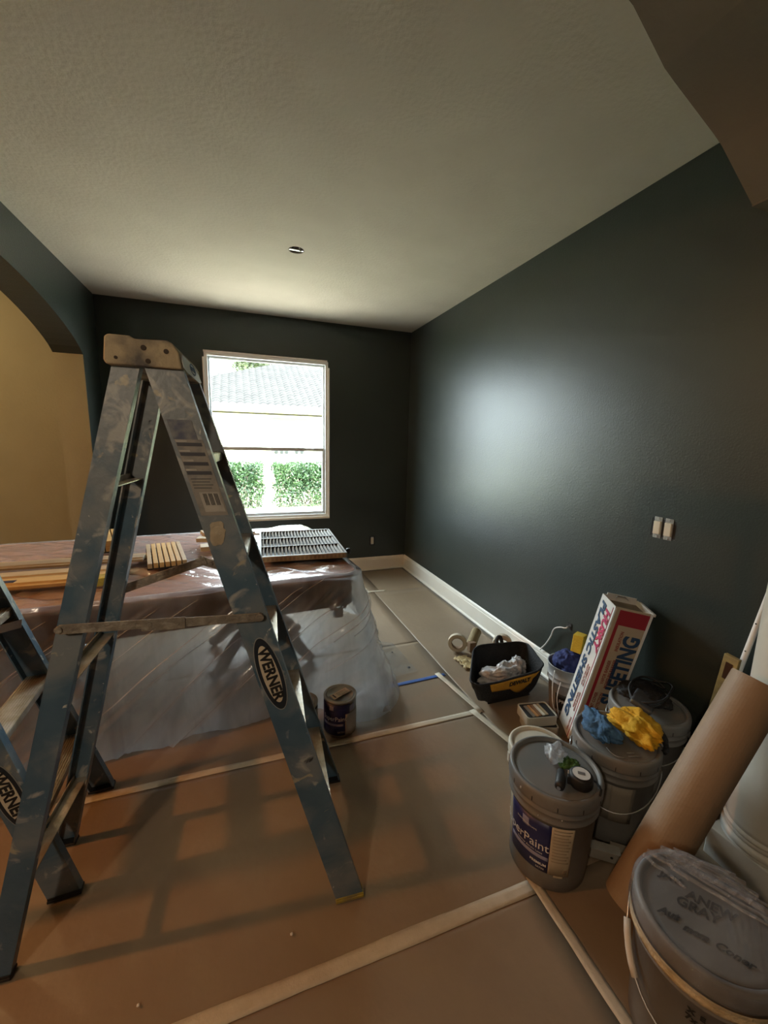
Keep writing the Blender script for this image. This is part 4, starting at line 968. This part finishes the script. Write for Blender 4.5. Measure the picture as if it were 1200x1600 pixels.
MB().tube([(.945, .885, zl+.014), (.955, .892, zl+.017), (.975, .910, zl+.018), (.998, .935, zl+.016)], [.014, .016, .016, .012], 12).build('handle', BLACK, t, smooth=True, bevel=0); MB().cyl((.943, .884, zl+.0145), (.9405, .8823, zl+.0145), .006, 10).build('end_mark', WIRE, t)
t = thing('green_gloves', 'small folded green cloth between the clear bag and the tape measure', 'cloth', (1.05, .945, zl))
def gl(u, v): return (1.045+.05*(u-.5)*1.3+.02*v, .955+.04*(v-.5)-.03*(u-.5), zl+.004+.02*abs(nz(u*5, v*7, 2.))+.008*math.sin(PI*u))
MB().grid(gl, 24, 20).build('cloth', mat('green cloth', (.07, .17, .03), .8, col2=(.03, .07, .02), vs=50), t, smooth=True, solid=.004)
t = crumple('plastic_bag', 'small crumpled clear plastic bag on the front bucket lid', 'plastic bag', (1.035, 1.005, zl), .038, .052, .052, BAGP, 4.0, n=48, rz=D(-40)); 
# bag and cord on bucket 3
crumple('work_bag', 'black crumpled bag on the lid of the bucket by the green wall', 'bag', (1.69, 1.17, .372), .105, .105, .055, BLACKF, 3.3, lobes=.4)
t = thing('grey_pouch', 'dark grey pouch lying on the black bag by the wall', 'pouch', (1.60, 1.11, .402), (.30, .12, .5)); MB().box((0, 0, .01), (.15, .085, .022), WM(t)).build('pouch', mat('dark grey nylon', (.075, .08, .085), .5), t, bevel=.008, seg=3)
t = thing('power_lead', 'looped black power lead on the bucket by the green wall', 'cord', (1.68, 1.12, .43))
pts = []
for k in range(26):
    a = k/25*4.2*PI; rad = .095+.018*math.sin(k*1.1); pts.append((1.665+rad*math.cos(a), 1.13+rad*.85*math.sin(a), .425+.018*math.sin(k*.9)+.0006*k))
MB().tube(spl(pts, 4), .005, 8).build('cord', BLACK, t, smooth=True)

# ------------------------------------------------------------------ tool bag
t = thing('tool_bag', 'open black canvas tool bag with a yellow band on the floor by the baseboard', 'tool bag', (1.48, 1.88, .006))
base_ = [(1.305, 1.785), (1.60, 1.785), (1.67, 1.98), (1.375, 1.99)]
rim_ = [(1.125, 1.71, .20), (1.645, 1.725, .212), (1.735, 2.02, .215), (1.36, 2.05, .225)]
def loop(c4_, u):
    u = (u % 1)*4; i = int(u) % 4; f_ = u-int(u); a, b = c4_[i], c4_[(i+1) % 4]; return tuple(a[k]+(b[k]-a[k])*f_ for k in range(len(a)))
def rnd(c4_, u):      # softened corners
    return tuple(sum(loop(c4_, u+d_)[k] for d_ in (-.035, -.012, .012, .035))/4 for k in range(len(c4_[0])))
def bagf(u, v):
    bx_, by_ = rnd(base_, u); rx_, ry_, rz_ = rnd(rim_, u)
    z = .008+(rz_-.008)*min(1, v); k_ = v**.8
    x = bx_+(rx_-bx_)*k_; y = by_+(ry_-by_)*k_
    cx_, cy_ = 1.50, 1.87; bul = 1+.05*math.sin(PI*v)+.05*nz(u*9, v*3, 6.)*math.sin(PI*min(1, v))
    sag = -.018*math.sin(PI*min(1, max(0, (u*4) if u < .25 else 0)))*v
    return (cx_+(x-cx_)*bul, cy_+(y-cy_)*bul, max(.007, z+sag+.008*nz(u*11, 2.)*v))
def bagin(u, v):
    a = Vector(bagf(u, 1)); c_ = Vector((1.50, 1.87, .04)); q = a.lerp(Vector((c_.x+(a.x-c_.x)*.80, c_.y+(a.y-c_.y)*.80, .06)), min(1, v*1.25)); return q if v < .8 else q.lerp(c_+Vector((0, 0, .02)), (v-.8)/.2)
mb = MB(); mb.grid(bagf, 96, 20, wrapu=True); mb.grid(bagin, 96, 12, wrapu=True); mb.quad(*[(*p_, .007) for p_ in base_]); mb.build('bag_body', BLACKF, t, smooth=True)
MB().tube([Vector(bagf(k/64, 1)) for k in range(65)], .006, 8).build('rim_piping', BLACKF, t, smooth=True)
def off(u, v, d_=.004):
    a = Vector(bagf(u, v)); c_ = Vector((1.50, 1.87, a.z)); n_ = (a-c_).normalized(); return a+n_*d_
band = MB()
def bandf(u, v):
    uu = .065+.165*u; lo = .66-.05*math.sin(u*PI*1)-(.26 if .38 < u < .80 else 0)*math.sin((u-.38)/.42*PI) if u < .85 else .80+.2*(u-.85)/.15*.9
    hi = .97; lo = min(lo, hi-.02); return off(uu, lo+(hi-lo)*v, .005)
band.grid(bandf, 40, 8).build('yellow_band', YFAB, t, smooth=True, solid=.002); YB = [c for c in t.children if c.name.startswith('yellow_band')][0]
oo = off(.160, .815, .009); xx = (off(.20, .815)-off(.12, .815)).normalized(); yy_ = (off(.16, .95)-off(.16, .7)).normalized()
text('DEWALT', .036, frame(oo, xx, yy_), BLACK, 'band_lettering', YB, bold=.0012, sx=1.0)
MB().tube(spl([(1.53, 2.045, .20), (1.54, 2.06, .245), (1.565, 2.06, .25), (1.575, 2.05, .20)], 4), .012, 8).build('strap_loop', BLACKF, t, smooth=True)
t = crumple('plastic_bag', 'bundled clear plastic bag inside the open tool bag', 'plastic bag', (1.42, 1.84, .085), .15, .075, .13, mat('silvery film', (.42, .42, .43), .25, col2=(.60, .60, .61), vs=14, bump=.6, bs=30, bdist=.02), 6.6, rz=D(3), lobes=.5)
t = crumple('plastic_bag', 'knotted end of a clear plastic bag in the tool bag beside the bundled one', 'plastic bag', (1.552, 1.86, .10), .050, .055, .13, MATS['silvery film'], 1.6, rz=D(3), lobes=.5)

# tape rolls behind the bag
def roll(label, c, ro, ri, wd, az, tilt, mt, group=None, core=KRAFTD):
    t = thing('tape_roll', label, 'tape', c); M = Matrix.Translation((c[0], c[1], c[2]+ro)) @ Matrix.Rotation(az, 4, 'Z') @ Matrix.Rotation(PI/2+tilt, 4, 'Y')
    MB().lathe([(ri, -wd/2), (ro, -wd/2), (ro, wd/2), (ri, wd/2), (ri, -wd/2)], 40, M=M).build('tape_winding', mt, t)
    MB().lathe([(ri-.003, -wd/2-.0006), (ri, -wd/2-.0006), (ri, wd/2+.0006), (ri-.003, wd/2+.0006), (ri-.003, -wd/2-.0006)], 40, M=M).build('core', core, t)
    return t
ROLLM = mat('cream tape edge', (.60, .52, .40), .6, col2=(.52, .45, .34), vs=20)
roll('cream masking tape roll standing on the floor left of the tool bag', (1.44, 2.38, .006), .066, .042, .030, D(-120), 0, ROLLM)
roll('cream tape roll peeking out behind the tool bag near the baseboard', (1.745, 2.27, .006), .068, .040, .034, D(-120), 0, ROLLM)
t = thing('masking_paper_roll', 'small tan paper roll standing behind the tool bag', 'paper roll', (1.53, 2.36, .006))
MB().cyl((1.545, 2.37, .036), (1.65, 2.46, .095), .036, 20).build('roll', mat('olive tan paper', (.24, .18, .08), .7, col2=(.28, .21, .10), vs=10), t, bevel=.003); MB().box((1.545, 2.355, .04), (.05, .04, .068), None).build('holder', KRAFTD, t, bevel=.003)
t = thing('paper_scraps', 'torn bits of tan masking tape beside the tool bag', 'tape', (1.38, 2.20, .006))
MB().grid(lambda u, v: (1.37+.10*u+.02*nz(u*5, v*5), 2.14+.16*v, .008+.03*abs(nz(u*6, v*6, 4.))), 14, 14).build('scrap', mat('tan tape scrap', (.46, .34, .16), .6), t, smooth=True, solid=.001)

# tins
for i, (z, lab) in enumerate(((.006, 'lower of two stacked cream tins in front of the tool bag'), (.062, 'upper of two stacked cream tins, its dark lid holding striped cards'))):
    t = thing('storage_tin', lab, 'tin', (1.445-.012*i, 1.53+.008*i, z), (0, 0, D(-20+9*i))); W = WM(t); lx, ly, hh_ = .165, .125, .052
    ol = []
    for cx_, cy_, a0 in ((lx/2-.015, ly/2-.015, 0), (-lx/2+.015, ly/2-.015, 90), (-lx/2+.015, -ly/2+.015, 180), (lx/2-.015, -ly/2+.015, 270)):
        for k in range(6): a = D(a0+18*k); ol.append((cx_+.015*math.cos(a), cy_+.015*math.sin(a)))
    n = len(ol); mb = MB(); sc_ = lambda f_, z_: [W @ Vector((x*f_, y*f_, z_)) for x, y in ol]
    vs = sc_(.97, 0)+sc_(1, .004)+sc_(1, hh_)+sc_(.95, hh_+.001)+sc_(.94, hh_-.006); fs = [tuple(reversed(range(n)))]
    for r_ in range(4): fs += [(r_*n+k, r_*n+(k+1) % n, (r_+1)*n+(k+1) % n, (r_+1)*n+k) for k in range(n)]
    fs.append(tuple(range(4*n, 5*n))); mb.add(vs, fs, 0); mb.mi[-1] = 1; mb.build('tin_body', [mat('cream tin', (.50, .46, .37), .4), BLACK], t)
    if i:
        for k, mt_ in enumerate((WOODG, mat('orange card', (.42, .20, .07), .6), mat('brown card', (.22, .11, .05), .6), mat('white card', (.62, .58, .48), .6), mat('tan card', (.36, .27, .16), .6))):
            MB().box((-.045+.019*k, 0, hh_-.002), (.014, .088, .005), W @ Matrix.Rotation(D(6), 4, 'Z')).build('card', mt_, t)

# ------------------------------------------------------------------ carton leaning on the wall
Mr = Euler((.062, .173, -.445), 'XYZ').to_matrix().to_4x4(); Bp = Vector((1.610, 1.300, .762)); Wb, Db, Lb = .147, .171, .742
t = bpy.data.objects.new('sheeting_carton', None); COL.objects.link(t)
tag(t, 'tall white and buff carton of plastic sheeting leaning towards the green wall among the buckets', 'carton')
Mb = Matrix.Translation(Bp) @ Mr; t.matrix_basis = Mb; _W[t.name] = Mb.copy()
X, Y, Z = Vector((1, 0, 0)), Vector((0, 1, 0)), Vector((0, 0, 1))
P_ = lambda x, y, z: Mb @ Vector((x, y, z))
mb = MB(); th = .003
mb.add([P_(x, y, z) for x, y, z in ((0, 0, 0), (0, Wb, 0), (0, Wb, -Lb), (0, 0, -Lb), (th, th, 0), (th, Wb-th, 0), (th, Wb-th, -Lb), (th, th, -Lb))], [(0, 1, 2, 3), (7, 6, 5, 4), (0, 1, 5, 4)], 0)
mb.build('narrow_face', BOXW, t); NFc = bpy.data.objects['narrow_face']
mb = MB(); mb.bb((0, -.0005, -Lb), (Db, th, 0), Mb); mb.build('wide_face', BOXK, t); WFc = bpy.data.objects['wide_face']
mb = MB(); mb.bb((0, Wb-th, -Lb), (Db, Wb, 0), Mb); mb.bb((Db-th, th, -Lb), (Db, Wb-th, 0), Mb); mb.build('back_faces', BOXW, t)
mb = MB(); mb.bb((th, th, -.028), (Db-th, Wb-th, -.024), Mb); mb.build('end_flap', BOXI, t)
MB().bb((.02, Wb-.004, -.002), (Db-.01, Wb+.001, .010), Mb).build('torn_flap', BOXW, t)
MB().bb((Db-.002, 0, -.010), (Db+.010, Wb*.9, .002), Mb).build('corner_flap', BOXW, t)
mb = MB(); mb.tube([P_(.05, Wb*.8, .0), P_(.055, Wb*.8, .012), P_(.09, Wb*.8, .014), P_(.11, Wb*.8, .002)], .002, 6); mb.build('staple_wire', WIRE, t)
lf = .0012
def face2(name, x0, x1, z0, z1, mt, l_=lf):
    MB().bb((x0, -.0005-l_, z0), (x1, -.0004, z1), Mb).build(name, mt, WFc)
def face1(name, y0, y1, z0, z1, mt, l_=lf):
    MB().bb((-l_, y0, z0), (0, y1, z1), Mb).build(name, mt, NFc)
face2('red_panel', .024, Db-.004, -.085, -.010, RED)
face2('red_stripe', .024, .038, -.58, -.085, RED)
face2('white_strip', Db-.012, Db, -Lb, 0, WHITE); face2('white_strip', 0, .006, -Lb, -.006, WHITE)
face1('red_line', .012, .0165, -Lb, -.012, RED)
face1('white_edge', 0, .010, -Lb, -.004, WHITE, .0008)
# lettering: reads upwards on the wide face, downwards on the narrow face
fr2 = lambda x, z: Mb @ frame((x, -.0005-.0022, z), (0, 0, 1), (-1, 0, 0))
text('SHEETING', .098, fr2(.122, -.315), NAVY, 'carton_lettering', WFc, bold=.0038, sx=.84)
text('HUSKY', .060, fr2(.122, -.90) if False else Mb @ frame((-.0022, .046, -.145), (0, 0, -1), (0, -1, 0)), REDP, 'carton_lettering', NFc, bold=.0030, sx=1.10, shear=.15)
text('PLASTIC SHEETING', .060, Mb @ frame((-.0022, .100, -.345), (0, 0, -1), (0, -1, 0)), NAVY, 'carton_lettering', NFc, bold=.0024, sx=1.27, shear=.15)
def small2(tx, x, z, s_=.020): text(tx, s_, fr2(x, z), REDT, 'carton_small_lettering', WFc, bold=.0003, sx=.9)
small2('INSULATION', .068, -.165); small2('VAPOR BARRIER', .058, -.335); small2('MOISTURE BARRIER', .080, -.340); small2('EQUIPMENT COVER', .052, -.53); small2('PAINT PROTECTION', .076, -.53)
def small1(tx, y, z): text(tx, .014, Mb @ frame((-.0022, y, z), (0, 0, -1), (0, -1, 0)), REDT, 'carton_small_lettering', NFc, bold=.0002, sx=.9)
small1('EQUIPMENT COVER', .034, -.40); small1('PAINT PROTECTION', .052, -.40); small1('MOISTURE BARRIER', .034, -.55); small1('VAPOR BARRIER', .052, -.55); small1('INSULATION', .036, -.68)

# ------------------------------------------------------------------ paper roll, level, pole
t = thing('kraft_paper_roll', 'thick roll of brown kraft paper leaning against the white column', 'paper roll', (1.19, .77, .006))
p0, p1 = Vector((1.125, .735, .044)), Vector((1.520, .700, .765)); ax = (p1-p0).normalized(); q = ax.to_track_quat('Z', 'Y').to_matrix().to_4x4(); q.translation = p0; ln = (p1-p0).length
MB().lathe([(.048, 0), (.070, 0), (.071, .01), (.071, ln-.004), (.070, ln), (.052, ln-.001), (.050, ln-.04), (.048, ln-.04), (.052, 0)], 56, M=q).build('paper_winding', KRAFT, t, smooth=False)
MB().lathe([(.042, -.002), (.048, -.002), (.048, ln-.02), (.042, ln-.02), (.042, -.002)], 40, M=q).build('core', KRAFTD, t)
t = thing('spirit_level', 'yellow-ended spirit level standing behind the kraft paper roll', 'level', (1.78, .93, .05))
a0, a1 = Vector((1.765, .965, .006)), Vector((1.765, .905, .70)); u_ = Vector((0, 1, 0)); v_ = Vector((1, 0, 0))
zz_ = (a1-a0).normalized(); uu_ = zz_.cross(v_).normalized()
MB().sweep([(-.026, -.009), (.026, -.009), (.026, .009), (-.026, .009)], a0, a1, uu_, v_).build('body', mat('level yellow', (.36, .26, .09), .6, col2=(.24, .17, .07), vs=30), t, bevel=.002)
MB().sweep([(-.012, -.0105), (.012, -.0105), (.012, .0105), (-.012, .0105)], a0.lerp(a1, .86), a0.lerp(a1, .96), uu_, v_).build('vial_window', mat('vial brown', (.05, .02, .01), .3), t)
t = thing('extension_pole', 'thin white pole leaning beside the column behind the kraft paper roll', 'pole', (1.80, .95, .01))
pa, pb = Vector((1.812, .99, .012)), Vector((1.812, .822, 1.20))
MB().cyl(pa, pb, .010, 16).build('pole', WHITE, t, smooth=True)
for f_ in (.60, .70, .80): MB().cyl(pa.lerp(pb, f_)+Vector((-.0105, .0, 0)), pa.lerp(pb, f_)+Vector((-.0085, .0, 0)), .003, 8).build('hole', BLACK, t)
# bits on the floor between the buckets
t = thing('wood_block', 'pale painted wood scrap with a screw hole on the floor right of the front bucket', 'wood scrap', (1.20, .905, .006), (0, 0, D(-38))); W = WM(t)
MB().box((0, 0, .020), (.12, .038, .04), W).build('block', mat('dirty white scrap', (.34, .32, .28), .6, col2=(.27, .25, .21), vs=14), t, bevel=.002); MB().cyl(W @ Vector((.03, -.0195, .022)), W @ Vector((.03, -.018, .022)), .005, 10).build('screw_hole', BLACK, t)
t = thing('wood_block', 'plain pale wood scrap on the floor in front of the second grey bucket', 'wood scrap', (1.285, .862, .006), (0, 0, D(-40))); W = WM(t)
MB().box((0, 0, .018), (.12, .036, .036), W).build('block', mat('pale offcut', (.26, .22, .17), .6, col2=(.28, .24, .18), vs=12), t, bevel=.002)
t = thing('cardboard_scrap', 'small tan cardboard flap behind the kraft paper roll', 'cardboard', (1.50, .93, .10), (1.25, 0, D(-20))); MB().box((0, 0, 0), (.09, .09, .003), WM(t)).build('flap', BOXK, t)
t.location = (1.53, .87, .10)
# specks on the floor paper
for i, (x, y, s_) in enumerate(((.985, 2.50, .006), (.10, 1.02, .005), (-.30, .99, .004), (1.02, 2.28, .010))):
    mb = MB()
    def ch(u, v, x=x, y=y, s_=s_): a = 2*PI*u; b = PI*v; r_ = s_*(1+.4*nz(math.cos(a)*2+x, math.sin(a)*2, v*3)); return (x+r_*math.cos(a)*math.sin(b), y+r_*math.sin(a)*math.sin(b), .009+s_*.5*math.cos(b))
    tag(mb.grid(ch, 10, 6, wrapu=True).build('paint_chip', BLACK if i in (0, 3) else WHITE, smooth=True), ('tiny dark chip on the bare paper right of the sheet', 'tiny white chip on the floor under the ladder', 'tiny white chip on the floor near the left ladder leg', 'dark torn chip on the clear floor flap')[i], 'debris')

# ------------------------------------------------------------------ outdoors
LAWN = mat('lawn', (.20, .23, .12), .9, col2=(.25, .27, .15), vs=8, bump=.5, bs=40)
struct(MB().bb((-10, B+.3, -.14), (12, 8.2, -.06)).build('bounce_path_outside', mat('pale bounce concrete', (.62, .56, .47), .85, col2=(.55, .5, .42), vs=3)))  # unseen pale slab, added to bounce neutral daylight up to the ceiling
go = MB().grid(lambda u, v: (-14+30*u, B+.3+25*v, -.12+.03*nz(u*8, v*8)), 30, 30).build('ground_outside', LAWN, smooth=True); struct(go)
hs = thing('neighbour_house', 'pale yellow neighbouring house with a tiled roof seen through the window', 'house', (3, 16, -.1))
STUC = mat('pale yellow stucco', (.62, .56, .36), .9, col2=(.66, .60, .40), vs=2)
TILE = mat('pale roof tile', (.0070, .0062, .0054), .95, col2=(.014, .0128, .0115), vs=3)
MB().bb((-6, 16, -.12), (12, 22, 2.62)).build('house_wall', STUC, hs)
MB().bb((-6.6, 15.35, 2.46), (12.6, 15.42, 2.66)).build('fascia', WHITE, hs); MB().bb((-6.6, 15.42, 2.60), (12.6, 16, 2.64)).build('soffit', WHITE, hs)
# hipped roof: rows of barrel tiles with stepped courses
def roof(u, v):
    y = 15.28+5.2*v; z0 = 2.64+2.6*v; x0_, x1_ = -4.2+7.1*v, 12.6-3*v; x = x0_+(x1_-x0_)*u
    st_ = (v*26) % 1; st_ = st_ if st_ < .97 else 1.0
    return (x, y, z0+.05*abs(math.sin(x*PI/.26))+.05*(1-st_))
MB().grid(roof, 900, 104).build('tiled_roof', TILE, hs, flip=False)
MB().bb((-6, 15.94, 2.42), (12, 15.99, 2.47)).build('eave_shade_strip', mat('painted eave shade', (.020, .014, .006), .8), hs)  # dark strip colours in the shade below the fascia, not a real board
w_ = MB().bb((1.25, 15.95, 1.05), (2.40, 16.0, 2.22)).build('house_window', mat('far glass', (.10, .11, .11), .3), hs)
mb = MB(); mb.bb((1.15, 15.90, 2.22), (2.5, 15.99, 2.32)); mb.bb((1.18, 15.92, 1.00), (1.27, 15.99, 2.22)); mb.build('window_surround', mat('stone', (.10, .095, .09), .8), hs)
for x in (1.30, 1.50, 1.68, 2.06, 2.26): MB().bb((x, 15.90, .98), (x+.10, 15.99, 1.14)).build('sill_block', mat('dark sill', (.02, .022, .02), .8), hs)
LEAF = mat('hedge leaf', (.018, .045, .016), .5, col2=(.035, .075, .02), vs=3)
LEAFT = mat('tree leaf', (.03, .045, .015), .6, col2=(.05, .065, .022), vs=1.5)
BARK = mat('bark', (.16, .13, .10), .9, col2=(.22, .18, .14), vs=12)
def leaves(n, fn, size, mt, name, parent):
    mb = MB(); rnd_ = random.Random(3+n)
    for i in range(n):
        c_, upb = fn(rnd_); d_ = Vector((rnd_.gauss(0, 1), rnd_.gauss(0, 1), rnd_.gauss(0, .7)+upb)).normalized(); s_ = d_.orthogonal().normalized(); s_.rotate(Matrix.Rotation(rnd_.uniform(0, 6), 3, d_))
        l_ = size*rnd_.uniform(.7, 1.3); w2 = l_*.24; n_ = d_.cross(s_)*l_*.1
        mb.v += [c_, c_+d_*l_*.5+s_*w2+n_, c_+d_*l_, c_+d_*l_*.5-s_*w2+n_]; k_ = len(mb.v)-4; mb.f.append((k_, k_+1, k_+2, k_+3)); mb.mi.append(0)
    o = mb.build(name, mt, parent, flip=False); o['kind'] = 'stuff'; return o
def bush(label, x0, x1, yc_, zt, n, gseed):
    t = thing('hedge_shrub', label, 'shrub', ((x0+x1)/2, yc_, -.1)); rg = random.Random(gseed); zb = -.1
    mb = MB()
    for k in range(int((x1-x0)*12)+5):
        x = rg.uniform(x0+.1, x1-.1); y = yc_+rg.uniform(-.2, .2); p = Vector((x, y, zb)); pts = [p]
        for j in range(4): p = p+Vector((rg.uniform(-.12, .12), rg.uniform(-.06, .06), (zt-zb)*.22)); pts.append(p)
        mb.tube(pts, [.016, .013, .010, .007, .004], 5)
    mb.build('stems', BARK, t)
    def fn(r_):
        while True:
            x = r_.uniform(x0, x1); h_ = r_.random(); 
            if r_.random() < .18+.95*h_**1.3: break
        zt_ = zt+.05*nz(x*6, gseed); e = .10*nz(h_*4, gseed+x*.1)
        x = x+e*(1-h_)*2*(1 if x > (x0+x1)/2 else -1)*-1
        return Vector((x, yc_+r_.uniform(-.32, .32), zb+(zt_-zb)*h_)), .9*h_
    leaves(n, fn, .085, LEAF, 'foliage', t); return t
bush('bushy green hedge shrub outside, left half of the lower window pane', -.9, .52, 10.2, .93, 6500, 3)
bush('bushy green hedge shrub outside, right half of the lower window pane', .80, 2.3, 10.2, .93, 6500, 8)
tr = thing('garden_tree', 'leafy tree rising behind the neighbouring roof', 'tree', (1.6, 24.5, -.1))
MB().tube([(2.2, 24.5, -.1), (2.3, 24.5, 2.5), (2.1, 24.4, 4.2), (2.6, 24.5, 5.6)], [.25, .2, .14, .05], 8).build('trunk', BARK, tr)
cl = [(Vector((2.1+random.uniform(-1.7, 2.3), 24.5+random.uniform(-1, 1), 6.0+random.uniform(-.9, .45))), random.uniform(.4, .7)) for _ in range(18)]
def tf(r_):
    c_, rad = r_.choice(cl); d_ = Vector((r_.gauss(0, 1), r_.gauss(0, 1), r_.gauss(0, 1))).normalized(); return c_+d_*rad*r_.random()**.4, .1
leaves(5000, tf, .20, LEAFT, 'foliage', tr)
